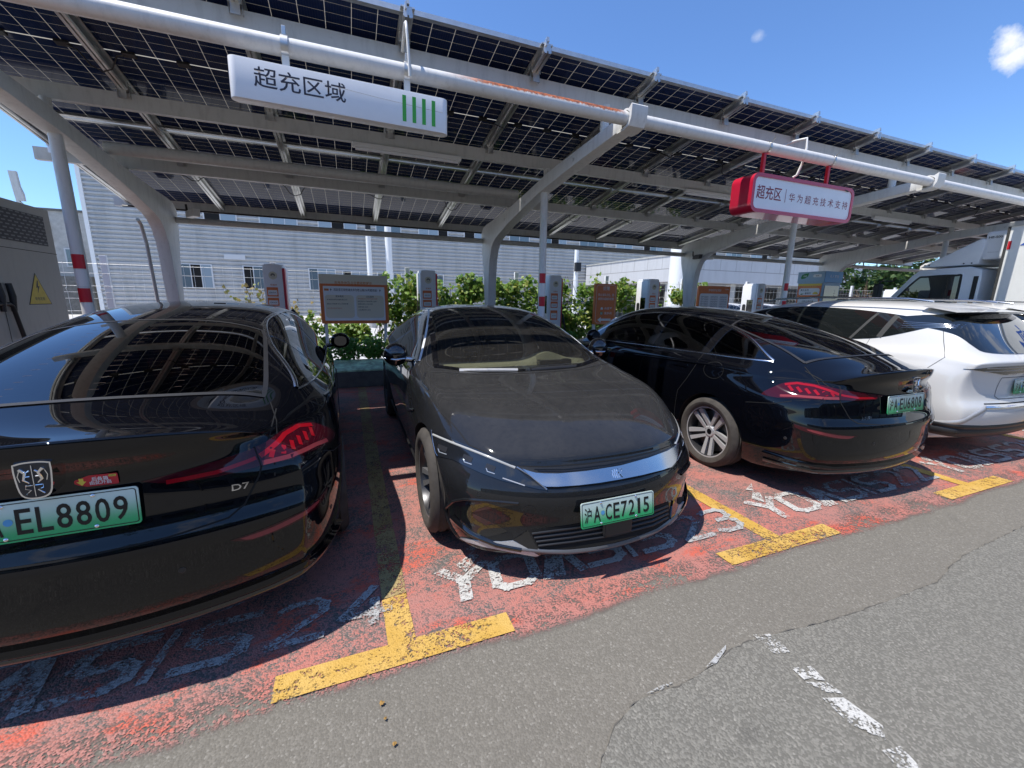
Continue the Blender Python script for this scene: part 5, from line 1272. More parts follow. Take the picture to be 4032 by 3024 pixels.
o = MB().tube([(.50, 3.60, 3.36), (.50, 3.44, 3.46), (.50, 3.385, 3.44), (.502, 3.37, 3.38), (.512, 3.372, 3.20), (.515, 3.375, 3.10)], .010, 8).build('hook_rod', MT['steel_white'], None, 60); tag(o, 'thin white hooked rod at the right clamp of the blue-white sign', 'rod')
# white hanging light box
def hanging_sign():
    t = empty('hanging_sign', 'long white hanging sign with four green bars and black characters 超充区域', 'sign', (.087, 3.36, 2.888)); t.rotation_euler = (0, .014, 0)
    L, h, d = .70, .118, .048
    MB().prism(rpoly(2*L, 2*d, d*.98, 8, 0, d), -h, h, 'Z').build('housing', MT['sign_white'], t, 40, .004)
    fr = lambda x, z, o=.0015: frame((x, -o, z), (1, 0, 0), (0, 0, 1))
    text('sign_lettering', '超充区域', MT['sign_text_dark'], t, fr(-.285, .020), .118, .545, bold=.006)
    for i in range(4): MB().box((.366+.070*i, -.002, -.085), (.392+.070*i, -.0008, .085)).build('green_bar', MT['sign_green'], t)
    MB().tube([(-.15, -.0008, .055), (.2, -.0008, .035), (.66, -.0008, .018)], .0008, 4).build('scratch', MT['grey_text'], t)
    for x in (-.372, .410):
        z = .262+.014*x
        MB().box((x-.022, .055, h), (x+.022, .075, z-.04)).build('hanger', MT['steel_white'], t, None, .003)
        c = MB().lathe([(-.022, .059), (-.022, .064), (.022, .064), (.022, .059)], 28, 'X', Matrix.Translation((x, .08, z+.002)), close=True).build('pipe_clamp', MT['aluminium'], t, 40)
        MB().box((x-.012, .045, z+.055), (x+.012, .075, z+.11)).build('clamp_bolt', MT['aluminium'], c, None, .003)
hanging_sign()
def red_sign():
    t = empty('hanging_sign', 'red framed hanging sign with white face and crimson characters 超充区', 'sign', (4.805, 3.36, 2.68))
    w, h = 1.655, .385
    MB().prism(rpoly(w, h, .085, 8), .0, .25, 'Y').build('housing', MT['sign_red'], t, 40)
    a, b = rpoly(w, h, .085, 8), rpoly(w-.075, h-.075, .055, 8); n = len(a); mb = MB()
    mb.add([(x, -.012, z) for x, z in a]+[(x, -.012, z) for x, z in b]+[(x, .001, z) for x, z in a]+[(x, .001, z) for x, z in b], [(i, (i+1) % n, n+(i+1) % n, n+i) for i in range(n)]+[(i, (i+1) % n, 2*n+(i+1) % n, 2*n+i) for i in range(n)]+[(n+i, n+(i+1) % n, 3*n+(i+1) % n, 3*n+i) for i in range(n)])
    mb.build('rim', MT['sign_red'], t, 40)
    MB().prism(rpoly(w-.07, h-.07, .056, 8), -.003, -.001, 'Y').build('face', MT['sign_white'], t)
    fr = lambda x, z: frame((x, -.0045, z), (1, 0, 0), (0, 0, 1))
    text('sign_lettering', '超充区', MT['sign_text_red'], t, fr(-.565, .012), .135, .375, bold=.008)
    MB().box((-.315, -.0048, -.06), (-.310, -.0035, .075)).build('divider', MT['sign_text_red'], t)
    text('sign_lettering', '华 为 超 充 技 术 支 持', MT['sign_text_red'], t, fr(.245, .0), .088, 1.0, bold=.0)
    for x in (-.62, .42):
        MB().box((x-.016, .055, h/2-.005), (x+.016, .088, .415)).build('hanger', MT['red'], t, None, .002)
        c = MB().lathe([(-.012, .058), (-.012, .063), (.012, .063), (.012, .058)], 28, 'X', Matrix.Translation((x+.03, .08, .470)), close=True).build('pipe_clamp', MT['steel'], t, 40)
        MB().tube([(x+.03, .03, .50), (x+.045, .0, .55)], .006, 6).build('clamp_bolt', MT['steel'], c)
    mb = MB()
    pts = [(.42+.09*math.cos(a*.55), .09, .27+.085*math.sin(a*.55)) for a in range(0, 24)]
    mb.tube(pts, .006, 6); mb.tube([(.45, .06, .21), (.55, .02, .19), (.64, -.008, .165), (.70, -.016, .15)], .006, 6); mb.build('power_cable', MT['black_plastic'], t, 60)
red_sign()
# ------------------------------------------------------------------ back of the bays: kerb, planter, fence, vines
o = MB().box((-9, 7.47, 0), (19.5, 7.62, .27)).build('kerb', MT['concrete_dark'], None, None, .012); o['kind'] = 'structure'
o = MB().box((-9, 7.62, 0), (19.5, 9.2, .245)).build('planting_bed', MT['soil'], None); o['kind'] = 'structure'
sheet('yard', R4(-120, 9.3, 160, 60), .004, 'pavers')
o = MB().prism([(7.475, .275), (7.475, .30), (7.95, .42), (7.95, .395)], -.42, .56, 'X').build('ground_mat', MT['green_mat'], None); tag(o, 'sloping green printed mat on the kerb between the black sedan and the saloon', 'mat')
def leafmat(name, a, b, c, d):
    m = mat(name, a, .5); g = G(m); geo = g.n('ShaderNodeNewGeometry'); r = g.n('ShaderNodeValToRGB'); g.L.new(geo.outputs['Random Per Island'], r.inputs[0])
    e = r.color_ramp.elements; e[0].color = (*a, 1); e[1].color = (*d, 1); e[1].position = 1.0
    for p, cc in ((.35, b), (.75, c)): x = e.new(p); x.color = (*cc, 1)
    g.L.new(r.outputs[0], g.b.inputs['Base Color'])
    t = g.n('ShaderNodeBsdfTranslucent'); g.L.new(r.outputs[0], t.inputs[0]); mx = g.n('ShaderNodeMixShader'); mx.inputs[0].default_value = .38
    g.L.new(g.b.outputs[0], mx.inputs[1]); g.L.new(t.outputs[0], mx.inputs[2]); g.L.new(mx.outputs[0], g.N['Material Output'].inputs[0])
leafmat('vine_leaf', (.06, .15, .018), (.12, .24, .028), (.22, .34, .05), (.36, .36, .08))
leafmat('dry_leaf', (.25, .20, .07), (.34, .26, .10), (.20, .26, .06), (.42, .34, .16))
leafmat('bush_leaf', (.05, .17, .025), (.09, .26, .04), (.15, .34, .06), (.22, .38, .08))
leafmat('tree_leaf', (.020, .055, .014), (.035, .085, .018), (.06, .12, .025), (.10, .15, .04))
mat('dead_leaf', (.30, .17, .04), .7); mat('bark', (.12, .09, .06), .9, noise=.4, bump=.5)
LEAF = [(0, 0), (.30, -.08), (.52, .16), (.38, .40), (.44, .62), (.16, .70), (0, 1.0), (-.16, .70), (-.44, .62), (-.38, .40), (-.52, .16), (-.30, -.08)]
def leaves(mb, n, place, size, rnd, up=.5, front=.6):
    for _ in range(n):
        p = place(rnd)
        if p is None: continue
        s = size*rnd.uniform(.6, 1.25); nrm = Vector((rnd.gauss(0, .6), -front+rnd.gauss(0, .5), up+rnd.gauss(0, .5))).normalized()
        d = Vector((rnd.gauss(0, .6), rnd.gauss(0, .4), -1+rnd.gauss(0, .6))); d = (d-nrm*d.dot(nrm)).normalized(); r = d.cross(nrm); p = Vector(p); f = rnd.uniform(.1, .3)
        vs = [p+r*(x*s)+d*(y*s)-nrm*(abs(x)*f*s) for x, y in LEAF]+[p+d*(.42*s)]
        k = len(LEAF); mb.add(vs, [(i, (i+1) % k, k) for i in range(k)])
def vine(x0, x1, z0, z1, n, label, mt='vine_leaf', size=.085, seed=1, ragged=.25, y=8.72, dens=1.0):
    rnd = random.Random(seed); t = empty('climbing_vine', label, 'vine', ((x0+x1)/2, y, .25), 0, 'vines on the mesh fence'); cx = (x0+x1)/2
    cl = [(rnd.uniform(x0, x1), rnd.uniform(z0, z1), rnd.uniform(.12, .30)) for _ in range(int((x1-x0)*(z1-z0)*15*dens)+3)]
    bump = [rnd.uniform(-ragged, ragged*.5) for _ in range(40)]
    def place(r):
        c = r.choice(cl); a = r.uniform(0, 6.283); q = c[2]*math.sqrt(r.random())
        x, z = c[0]+q*math.cos(a), c[1]+q*math.sin(a); i = (x-x0)/(x1-x0+1e-6)*18+8; j = int(i); fr = i-j
        lim = z1+(bump[j % 40]*(1-fr)+bump[(j+1) % 40]*fr)
        if z > lim or z < .2: return None
        return (x-cx, r.gauss(0, .10)-.05, z-.25)
    mb = MB(); leaves(mb, n, place, size, rnd); mb.build('foliage', MT[mt], t)
    st = MB()
    for i in range(max(3, int((x1-x0)*3))):
        x = rnd.uniform(x0, x1)-cx; pts = [(x, .02, 0)]; z = 0
        while z < z1-.25-.2: z += rnd.uniform(.15, .3); x += rnd.gauss(0, .07); pts.append((x, rnd.gauss(0, .03), z))
        st.tube(pts, [.011-.007*i2/len(pts) for i2 in range(len(pts))], 5)
    st.build('stem', MT['bark'], t)
vine(.55, 1.75, .35, 1.98, 2415, 'dense sunlit vine right of the notice board, left of the second charger', seed=3, dens=.62)
vine(1.75, 2.50, .95, 1.90, 903, 'thin vine between the second charger and the white carport post', seed=4, dens=.6)
vine(2.25, 3.4, .35, 2.02, 2625, 'bushy vine rising behind the white carport post at the middle saloon', seed=5, dens=.7)
vine(3.3, 4.6, .3, 2.05, 2835, 'bright vine behind the pole with red bands', seed=6, dens=.7)
vine(4.6, 6.1, .3, 2.08, 3150, 'vine with yellowing leaves behind the orange reminder sign', seed=7, dens=.58)
vine(6.0, 7.3, .4, 2.05, 2415, 'vine around the fourth charger', seed=8, dens=.5)
vine(7.9, 9.3, 1.55, 2.12, 1365, 'low bank of vine leaves above the safety notice', seed=9, ragged=.12)
vine(.75, 3.3, .28, 1.15, 1500, 'low mass of vine leaves along the foot of the fence behind the saloon', seed=12, dens=.8)
vine(4.3, 7.2, .28, 1.2, 1500, 'low mass of vine leaves along the foot of the fence around the reminder sign', seed=13, dens=.7)
vine(-2.0, -.7, 1.25, 1.80, 195, 'sparse dry vine around the first charger', 'dry_leaf', .07, 10, dens=.35)
vine(-.75, .75, .45, 1.2, 1302, 'vine leaves hanging below the notice board', seed=11, dens=.6)
def bush(x, y, z, r, n, label, seed):
    rnd = random.Random(seed); t = empty('bush', label, 'bush', (x, y, .25))
    def place(q):
        v = Vector((q.gauss(0, 1), q.gauss(0, 1), q.gauss(0, 1))).normalized()*(q.random()**.4); return (v.x*r, v.y*r*.6, z-.25+v.z*r*.8)
    mb = MB(); leaves(mb, n, place, .055, rnd, .9, .4); mb.build('foliage', MT['bush_leaf'], t)
    mb = MB()
    for i in range(7): mb.tube([(0, 0, 0), (rnd.uniform(-r, r)*.5, rnd.uniform(-.1, .1), (z-.25)*.7), (rnd.uniform(-r, r)*.9, rnd.uniform(-.1, .1), z-.25+.05)], .006, 5)
    mb.build('stem', MT['bark'], t)
bush(-.05, 8.05, .60, .30, 620, 'fresh green leafy plant growing behind the green mat', 21)
bush(.42, 8.15, .62, .28, 520, 'pale green leafy plant next to the front of the saloon roof line', 22)
bush(4.45, 8.2, .62, .40, 620, 'low leafy plant at the foot of the orange reminder sign', 23)
# welded mesh fence
def fence():
    t = empty('mesh_fence', 'white welded mesh fence with square posts behind the charging bays', 'fence', (0, 8.86, 0)); Lp = 2.42
    mb = MB()
    for i in range(17):
        x = .075+i*.142; mb.tube([(x, 0, .32), (x, 0, .95), (x, -.028, 1.0), (x, 0, 1.05), (x, 0, 1.55), (x, -.028, 1.60), (x, 0, 1.65), (x, 0, 2.02)], .003, 4)
    for z in (.35, .55, .75, .95, 1.05, 1.25, 1.45, 1.55, 1.65, 1.85, 2.0): mb.tube([(.0, 0, z), (Lp, 0, z)], .0036, 4)
    pm = mb.mesh('mesh_panel'); pm.materials.append(MT['steel_white'])
    po = MB().box((-.045, -.03, .2), (.045, .03, 2.14)).mesh('fence_post', None, .006); po.materials.append(MT['white'])
    for k in range(-4, 9):
        x = -1.24+k*Lp; link('mesh_panel', pm, t).location = (x, 0, 0); link('fence_post', po, t).location = (x, .05, 0)
fence()
# ------------------------------------------------------------------ chargers
def petals(mb, r, z):
    for i in range(8):
        a = RAD(-8+28*i); c, s = math.cos(a), math.sin(a)
        pts = [(.25*r, -.05*r), (.9*r, -.17*r), (1.0*r, 0), (.9*r, .17*r), (.25*r, .05*r)]
        mb.add([(c*p-s*q, s*p+c*q, z) for p, q in pts], [(0, 1, 2, 3, 4)])
def charger():
    t = empty('ev_charger', '', 'charger', (0, 0, 0), 0, 'charging pillars along the kerb')
    w, d, z0, z1 = .32, .46, .27, 2.06
    MB().prism(rpoly(w, d, .05, 5, 0, d/2), z0, z1-.06, 'Z').prism(rpoly(w-.04, d-.04, .04, 5, 0, d/2), z1-.061, z1-.012, 'Z').build('cabinet', MT['charger_white'], t, 40, .01)
    fp = [(-.15, z0+.05), (.13, z0+.05), (.13, z1-.075), (.123, z1-.045), (.105, z1-.022), (.085, z1-.012), (-.105, z1-.012), (-.125, z1-.022), (-.143, z1-.045), (-.15, z1-.075)]
    MB().prism(fp, -.018, .0, 'Y').build('front_panel', MT['charger_white'], t, 40, .006)
    MB().prism([(.131, -.016), (.164, .0), (.166, .14), (.159, .14), (.157, .02), (.131, -.004)], z0+.05, z1-.075, 'Z').build('red_edge', MT['charger_red'], t, 40)
    fr = lambda x, z, o=.019: frame((x, -o, z), (1, 0, 0), (0, 0, 1))
    b = MB().lathe([(0, .0), (-.004, .060), (.004, .066)], 32, 'Y', Matrix.Translation((-.01, -.018, 1.865))).build('badge', MT['badge'], t, 40)
    mb = MB(); petals(mb, .034, 0); me = mb.mesh('badge_emblem'); me.transform(fr(-.01, 1.868, .0235)); link('badge_emblem', me, b, MT['dark_text'])
    text('badge_lettering', 'HUAWEI', MT['dark_text'], b, fr(-.01, 1.842, .0238), .009, .05, bold=.008)
    text('brand_lettering', '悦速充', MT['orange_text'], t, fr(-.01, 1.715, .0195), .028, .10, bold=.01)
    for z, hh in ((1.60, .15), (1.44, .13), (1.22, .20)):
        p = MB().prism(rpoly(.165, hh, .006, 2, -.035, z), -.0205, -.019, 'Y').build('notice', MT['orange'], t)
        MB().prism(rpoly(.135, hh*.55, .01, 3, -.035, z-.012), -.0222, -.0208, 'Y').build('notice_field', MT['white'], p)
        text('notice_lettering', '超级快充' if z > 1.5 else '扫码充电', MT['dark_text'], p, fr(-.035, z-.012, .0226), .022, .10)
    # side with screen, holster and gun
    MB().box((-.164, .08, 1.25), (-.159, .26, 1.62)).build('screen', MT['black_gloss'], t, None, .004)
    MB().prism(rpoly(.10, .40, .045, 5, .33, 1.30), -.168, -.159, 'X').build('holster', MT['black_plastic'], t)
    MB().tube([(.17, .2, 1.25), (.22, .18, 1.30), (.28, .16, 1.22), (.33, .14, .9), (.42, .10, .5), (.38, .06, .32), (.25, .08, .30)], .022, 10).build('charging_cable', MT['black_plastic'], t, 60)
    MB().tube([(.16, .2, 1.24), (.20, .2, 1.22), (.23, .19, 1.26)], [.03, .034, .028], 10).build('charging_gun', MT['black_plastic'], t, 60)
    return t
ch = charger()
for i, (x, y, lab) in enumerate(((-1.11, 7.95, 'white and red charging pillar at the left, before the corrugated factory wall'), (1.44, 7.95, 'charging pillar standing behind the roof of the middle saloon'),
        (4.12, 7.95, 'charging pillar beside the pole with red bands'), (6.70, 7.95, 'charging pillar between the orange reminder sign and the third carport post'), (10.35, 8.05, 'greyer charging pillar behind the white crossover, left of the drinks kiosk'), (17.3, 8.3, 'charging pillar at the far end, in front of the truck cab'))):
    o = ch if i == 0 else copy_tree(ch); o.location = (x, y, 0); o['label'] = lab
# ------------------------------------------------------------------ notices
def board(name, cat, label, x0, x1, z0, z1, y, face, legs, depth=.05, rim=None):
    t = empty(name, label, cat, ((x0+x1)/2, y, .25)); w, h, zc = x1-x0, z1-z0, (z0+z1)/2-.25
    MB().prism(rpoly(w, h, .015, 3, 0, zc), 0, depth, 'Y').build('panel', MT[face], t, None, .003)
    if legs:
        for s in (-1, 1): MB().box((s*(w/2-.06)-.025, depth, .0), (s*(w/2-.06)+.025, depth+.05, zc+h/2-.05)).build('leg', MT['white'], t)
    return t, zc, (lambda x, z, o=.003: frame((x, -o, z-.25), (1, 0, 0), (0, 0, 1)))
t, zc, fr = board('notice_board', 'notice', 'wide orange framed notice board with two beige rule panels', -.425, .67, 1.085, 1.90, 7.7, 'orange', True)
MB().prism(rpoly(1.095, .155, .01, 2, 0, 1.905-.0775-.25), -.008, -.0005, 'Y').build('header', MT['cream'], t)
text('board_title', '充电免停及占位费收取提示', MT['orange_text'], t, fr(-.01, 1.772, .0095), .050, .60, bold=.01)
MB().prism(rpoly(.985, .575, .01, 2, 0, 1.425-.25), -.004, -.0005, 'Y').build('field', MT['sign_white'], t)
text('board_heading', '欢迎您来到悦速充华为铁山路336号超充站!', MT['dark_text'], t, fr(.02, 1.655, .005), .045, .70, bold=.012)
MB().box((-.475, -.0055, 1.385), (-.405, -.0043, 1.42)).build('board_tag', MT['orange_text'], t)
for x in (-.375, .415): MB().prism([(x+.012, 1.435), (x-.016, 1.402), (x, 1.402), (x-.010, 1.372), (x+.018, 1.41), (x+.002, 1.41)], -.0055, -.0043, 'Y').build('board_bolt', MT['dark_text'], t)
for xc, hd, lines in ((-.245, '免停规则', (('本充电站充电车辆免停3小时', 'dark_text', 1.49, .32), ('超过3小时收取10元/小时停车费', 'dark_text', 1.42, .33), ('单日停车费封顶50元', 'orange_text', 1.345, .23))),
                      (.245, '占位规则', (('充电结束后15分钟内免收占位费', 'orange_text', 1.51, .32), ('超时后按以下标准收取占位费:', 'dark_text', 1.465, .31), ('收取标准: 0.3元/分钟', 'dark_text', 1.42, .24), ('收取时间: 全天', 'dark_text', 1.37, .16), ('占位费封顶: 30元', 'dark_text', 1.32, .20)))):
    p = MB().prism(rpoly(.455, .385, .05, 5, xc, 1.375-.25), -.006, -.0045, 'Y').build('rule_panel', MT['cream'], t)
    text('panel_heading', hd, MT['dark_text'], p, fr(xc, 1.545, .007), .034, .125, bold=.008)
    for tx, m, z, w in lines: text('panel_line', tx, MT[m], p, fr(xc-.20+w/2, z, .007), .024, w, bold=.006)
t, zc, fr = board('reminder_sign', 'sign', 'tall orange reminder sign with white characters and a left arrow', 4.945, 5.49, 1.03, 1.895, 7.7, 'orange', True, .07)
a, b = rpoly(.49, .81, .06, 5), rpoly(.478, .798, .055, 5); n = len(a)
MB().add([(x, -.002, z+1.4625-.25) for x, z in a+b], [(i, (i+1) % n, n+(i+1) % n, n+i) for i in range(n)]).build('sign_outline', MT['white'], t)
text('sign_title', '提醒', MT['white'], t, fr(.0, 1.80), .085, .17, bold=.008)
text('sign_text', '禁止油车占位，违\n者锁车或拖车处理', MT['white'], t, fr(0, 1.62), .145, .40, bold=.008, line=1.35)
text('sign_text', '休息室', MT['white'], t, fr(.07, 1.375), .055, .19, bold=.008); text('sign_text', '洗手间', MT['white'], t, fr(.07, 1.27), .055, .19, bold=.008)
MB().prism([(-.125, 1.35-.25), (-.06, 1.35-.25), (-.065, 1.375-.25), (-.075, 1.40-.25), (-.11, 1.40-.25), (-.12, 1.375-.25)], -.003, -.0005, 'Y').build('sign_symbol', MT['white'], t)
MB().prism(rpoly(.075, .07, .035, 5, -.095, 1.27-.25), -.003, -.0005, 'Y').build('sign_symbol', MT['green_logo'], t)
for x in (-.108, -.082): MB().prism([(x-.008, 1.245-.25), (x+.008, 1.245-.25), (x+.006, 1.292-.25), (x-.006, 1.292-.25)], -.0042, -.0032, 'Y').build('sign_symbol', MT['white'], t)
MB().prism([(-.19, 1.13-.25), (-.10, 1.19-.25), (-.10, 1.155-.25), (.15, 1.155-.25), (.15, 1.105-.25), (-.10, 1.105-.25), (-.10, 1.07-.25)], -.003, -.0005, 'Y').build('arrow', MT['white'], t)
t, zc, fr = board('safety_notice', 'notice', 'white notice with an orange header behind the right black sedan', 8.02, 9.06, .95, 1.93, 7.9, 'orange', True)
MB().prism(rpoly(.94, .78, .05, 4, 0, 1.36-.25), -.004, -.0005, 'Y').build('field', MT['sign_white'], t)
text('notice_title', '充电桩安全须知', MT['white'], t, fr(0, 1.835), .06, .42, bold=.008); text('notice_brand', 'YOASIS', MT['white'], t, fr(.40, 1.86), .03, .13, bold=.01)
for c, xc in enumerate((-.31, .0, .31)):
    text('notice_lines', '\n'.join(random.Random(c).choice(('充电前请检查充电枪头', '请按照操作流程进行充电', '充电时请勿启动车辆', '雷雨天气请谨慎充电', '如遇紧急情况请按急停')) for _ in range(9)), MT['grey_text'], t, fr(xc, 1.44, .005), .50, .24, bold=.006, line=1.2)
# drinks kiosk: the poster is on its left side, the glass door on the side facing the lane
t = empty('kiosk', 'light blue vending kiosk with an orange poster behind the roof of the white crossover', 'kiosk', (10.77, 6.75, .0))
MB().box((.0, .0, .0), (.64, .62, 2.05)).build('cabinet', MT['lightblue'], t, None, .008)
MB().prism([(-.012, -.012), (.66, -.012), (.66, .64), (-.012, .64)], 2.05, 2.32, 'Z').build('header', [MT['lightblue']], t, None, .006)
MB().box((.0, -.018, 2.055), (.655, -.0125, 2.315)).build('header_front', MT['sky_blue'], t)
sd = lambda y, z, o=.0165: frame((-o, y, z), (0, -1, 0), (0, 0, 1)); fr = lambda x, z, o=.021: frame((x, -o, z), (1, 0, 0), (0, 0, 1))
MB().box((-.008, .03, 1.05), (-.001, .60, 2.03)).build('poster', MT['orange'], t); MB().box((-.0095, .03, 1.98), (-.0085, .60, 2.03)).build('poster_strip', MT['yellow'], t)
MB().prism(rpoly(.50, .17, .05, 4, .31, 1.835), -.012, -.0085, 'X').build('poster_field', MT['white'], t); MB().prism(rpoly(.50, .14, .03, 4, .31, 1.60), -.012, -.0085, 'X').build('poster_field', MT['white'], t)
text('poster_lettering', '美大会员', MT['dark_text'], t, sd(.42, 1.875, .0128), .055, .20, bold=.008); text('poster_lettering', '最畅开', MT['dark_text'], t, sd(.33, 1.795, .0128), .05, .15, bold=.008); text('poster_lettering', '扫码立享优惠', MT['dark_text'], t, sd(.31, 1.60, .0128), .045, .28, bold=.008); text('poster_lettering', 'YOASIS', MT['yellow'], t, sd(.31, 1.95, .010), .03, .34)
MB().prism([(.42, 1.785), (.48, 1.79), (.53, 1.772), (.48, 1.758)], -.0132, -.0125, 'X').build('poster_leaf', MT['green_logo'], t); MB().prism([(.08, 1.77), (.22, 1.77), (.21, 1.80), (.18, 1.83), (.13, 1.83), (.10, 1.81)], -.0132, -.0125, 'X').build('poster_car', MT['yellow'], t)
MB().prism([(.56, 2.19), (.53, 2.25), (.45, 2.28), (.37, 2.285), (.39, 2.21), (.46, 2.16), (.54, 2.145)], -.0145, -.0125, 'X').build('leaf_logo', MT['green_logo'], t); text('logo_lettering', '优源', MT['white'], t, sd(.46, 2.215, .0150), .04, .08, bold=.008)
MB().prism(rpoly(.20, .07, .025, 4, .16, 2.215), -.0145, -.0125, 'X').build('logo_frame', MT['white'], t); text('logo_lettering', '快充', MT['dark_text'], t, sd(.16, 2.215, .0150), .036, .08, bold=.008)
text('header_lettering', '无人零售', MT['white'], t, fr(.33, 2.20), .075, .34, bold=.0)
MB().box((.05, -.010, .25), (.59, -.001, 1.98)).build('glass_door', MT['glass_dark'], t)
for i in range(10): MB().ell((.44, -.014, 1.86-.06*i), (.008, .006, .012), 8, 6).build('door_light', MT['sign_white'], t)
# ------------------------------------------------------------------ power cabinet at the left
t = empty('power_cabinet', 'beige steel power cabinet with louvred top and a yellow warning triangle', 'cabinet', (-3.75, 5.2, 0))
MB().box((-.75, -1.13, .25), (.75, 1.13, 2.42)).build('housing', MT['cabinet_beige'], t, None, .012); MB().box((-.70, -1.08, 0), (.70, 1.08, .25)).build('plinth', MT['concrete_dark'], t)
def louvre():
    m = mat('louvre', (.10, .10, .105), .5, .3); g = G(m); s = g.n('ShaderNodeSeparateXYZ'); g.L.new(g.obj(), s.inputs[0])
    row = g.math('FRACT', g.math('DIVIDE', s.outputs[2], .034)); sh = g.math('MULTIPLY', g.math('FLOOR', g.math('DIVIDE', s.outputs[2], .034)), .5)
    col = g.math('FRACT', g.math('ADD', g.math('DIVIDE', s.outputs[1], .085), sh))
    f = g.math('MULTIPLY', g.math('LESS_THAN', row, .38), g.math('LESS_THAN', col, .62))
    g.L.new(g.mix(f, (.045, .045, .05), (.20, .20, .20)), g.b.inputs['Base Color']); g.bump(f, .6, .01)
louvre()
MB().box((.751, -1.05, 2.03), (.757, 1.0, 2.33)).build('louvre', MT['louvre'], t)
MB().box((.7505, -1.13, 1.955), (.7515, 1.13, 1.96)).build('door_gap', MT['black_void'], t); MB().box((.7505, .18, .3), (.7515, .185, 1.955)).build('door_gap', MT['black_void'], t)
for y in (.12, .255): h = MB().tube([(.775, y, 1.62), (.785, y, 1.50), (.775, y, 1.36)], [.022, .026, .020], 12).build('door_handle', MT['black_plastic'], t, 60)
MB().tube([(.77, -.3, 1.42), (.78, .20, 1.43), (.78, .24, 1.40), (.78, .30, 1.1)], .018, 8).build('locking_bar', MT['black_plastic'], t, 60)
fx = lambda y, z, o=.7535: frame((o, y, z), (0, 1, 0), (0, 0, 1))
tr = [(.52, 1.415), (.87, 1.415), (.695, 1.735)]
s_ = MB().prism(tr, .7505, .7525, 'X').build('warning_sign', MT['black_plastic'], t); MB().prism(shrink(tr, .014), .7526, .7534, 'X').build('warning_face', MT['yellow_sign'], s_)
text('warning_lettering', '有电危险', MT['dark_text'], s_, fx(.695, 1.475, .7538), .035, .15, bold=.008)
MB().prism([(.70, 1.66), (.67, 1.585), (.695, 1.59), (.68, 1.53), (.725, 1.605), (.70, 1.60), (.715, 1.66)], .7535, .7539, 'X').build('warning_bolt', MT['dark_text'], s_)
# ------------------------------------------------------------------ buildings behind
def cladding():
    m = mat('cladding', (.54, .54, .53), .45, .1); g = G(m); p = g.pos(); n1 = g.noise(g.map(p, (1.6, 1, .22)), 1.0, 6, .65); n2 = g.noise(g.map(p, (7, 1, .5)), 1.0, 4)
    c = g.mix(g.math('MULTIPLY', g.ss(n1, .42, .70), .55), (.48, .475, .46), (.32, .32, .31)); c = g.mix(g.math('MULTIPLY', g.ss(n2, .5, .75), .35), c, (.56, .555, .54)); g.L.new(c, g.b.inputs['Base Color'])
cladding(); mat('pane', (.10, .135, .16), .12, coat=1.0); mat('pane_pale', (.24, .30, .35), .2, coat=.6); mat('window_frame', (.55, .56, .57), .4)
FY = 36.0
t = empty('factory', 'long grey factory clad in horizontal corrugated steel behind the car park', 'building', (20, FY, 0))
xa, xb = -15.3-20, 62-20; prof = []; z = .0
while z < 12.6: prof += [(.0, z), (-.10, z+.015), (-.10, z+.12), (.0, z+.21)]; z += .285
vs = [(x, y, zz) for x in (xa, xb) for y, zz in prof]; n = len(prof)
w = MB().add(vs, [(i, n+i, n+i+1, i+1) for i in range(n-1)]); w.box((xa, .002, 0), (xb, 25, 12.6)); w.build('wall', MT['cladding'], t)
MB().box((xa-.06, -.12, 0), (xa+.16, .3, 12.7)).build('corner_trim', MT['white'], t); MB().box((xa, -.10, 12.6), (xb, .3, 12.75)).build('roof_edge', MT['white'], t)
for i, x in enumerate((.35, -.0)): pass
rnd = random.Random(5)
def window(x, z, w, h, panes, dark):
    f = MB().box((x-.06, -.14, z-.06), (x+w+.06, -.098, z+h+.06)).build('window', MT['window_frame'], t)
    for i in range(panes):
        pw = w/panes; MB().box((x+i*pw+.03, -.148, z), (x+(i+1)*pw-.03, -.141, z+h)).build('pane', MT['black_void' if i == dark else ('pane' if rnd.random() < .55 else 'pane_pale')], f)
x = -8.9
k = 0
while x < 44:
    wd = (1.9, 2.4, 2.7)[k % 3]; window(x-20, 6.35, wd, 1.5, 3 if wd > 2 else 2, (0, None, 1, None, 2)[k % 5]); x += wd+1.45; k += 1
for x in (-10.7, -6.9, -2.6, -.2, 2.4, 5.9, 9.5): window(x-20, 2.0 if x < -1 else 1.9, 1.85, 1.55, 3, (0, None, 1)[int(x) % 3])
o = MB().box((-8.0-20, -.15, 4.0), (-6.7-20, -.06, 4.35)); o.build('wall_vent', MT['window_frame'], t)
# grey podium building on the right with open parking below
t = empty('parking_block', 'pale concrete building with an open shaded ground floor behind the fence', 'building', (21.8, 24, 0))
def panelwall():
    m = mat('panel_wall', (.50, .52, .54), .8); g = G(m); p = g.pos(); s = g.n('ShaderNodeSeparateXYZ'); g.L.new(p, s.inputs[0])
    n1 = g.noise(g.map(p, (2.2, 2.2, .4)), 1.0, 6, .65); n2 = g.noise(p, 9., 5)
    c = g.mix(g.math('MULTIPLY', g.ss(n1, .42, .7), .4), (.52, .53, .545), (.40, .405, .41)); c = g.mix(g.math('MULTIPLY', n2, .15), c, (.3, .3, .3))
    u = g.math('ADD', s.outputs[0], s.outputs[1]); a = g.math('LESS_THAN', g.math('FRACT', g.math('DIVIDE', u, 1.62)), .022)
    up = g.math('GREATER_THAN', s.outputs[2], 3.86); b = g.math('LESS_THAN', g.math('ABSOLUTE', g.math('SUBTRACT', s.outputs[2], 3.86)), .025)
    g.L.new(g.mix(g.math('MAXIMUM', g.math('MULTIPLY', a, up), b), c, (.26, .26, .26)), g.b.inputs['Base Color'])
panelwall()
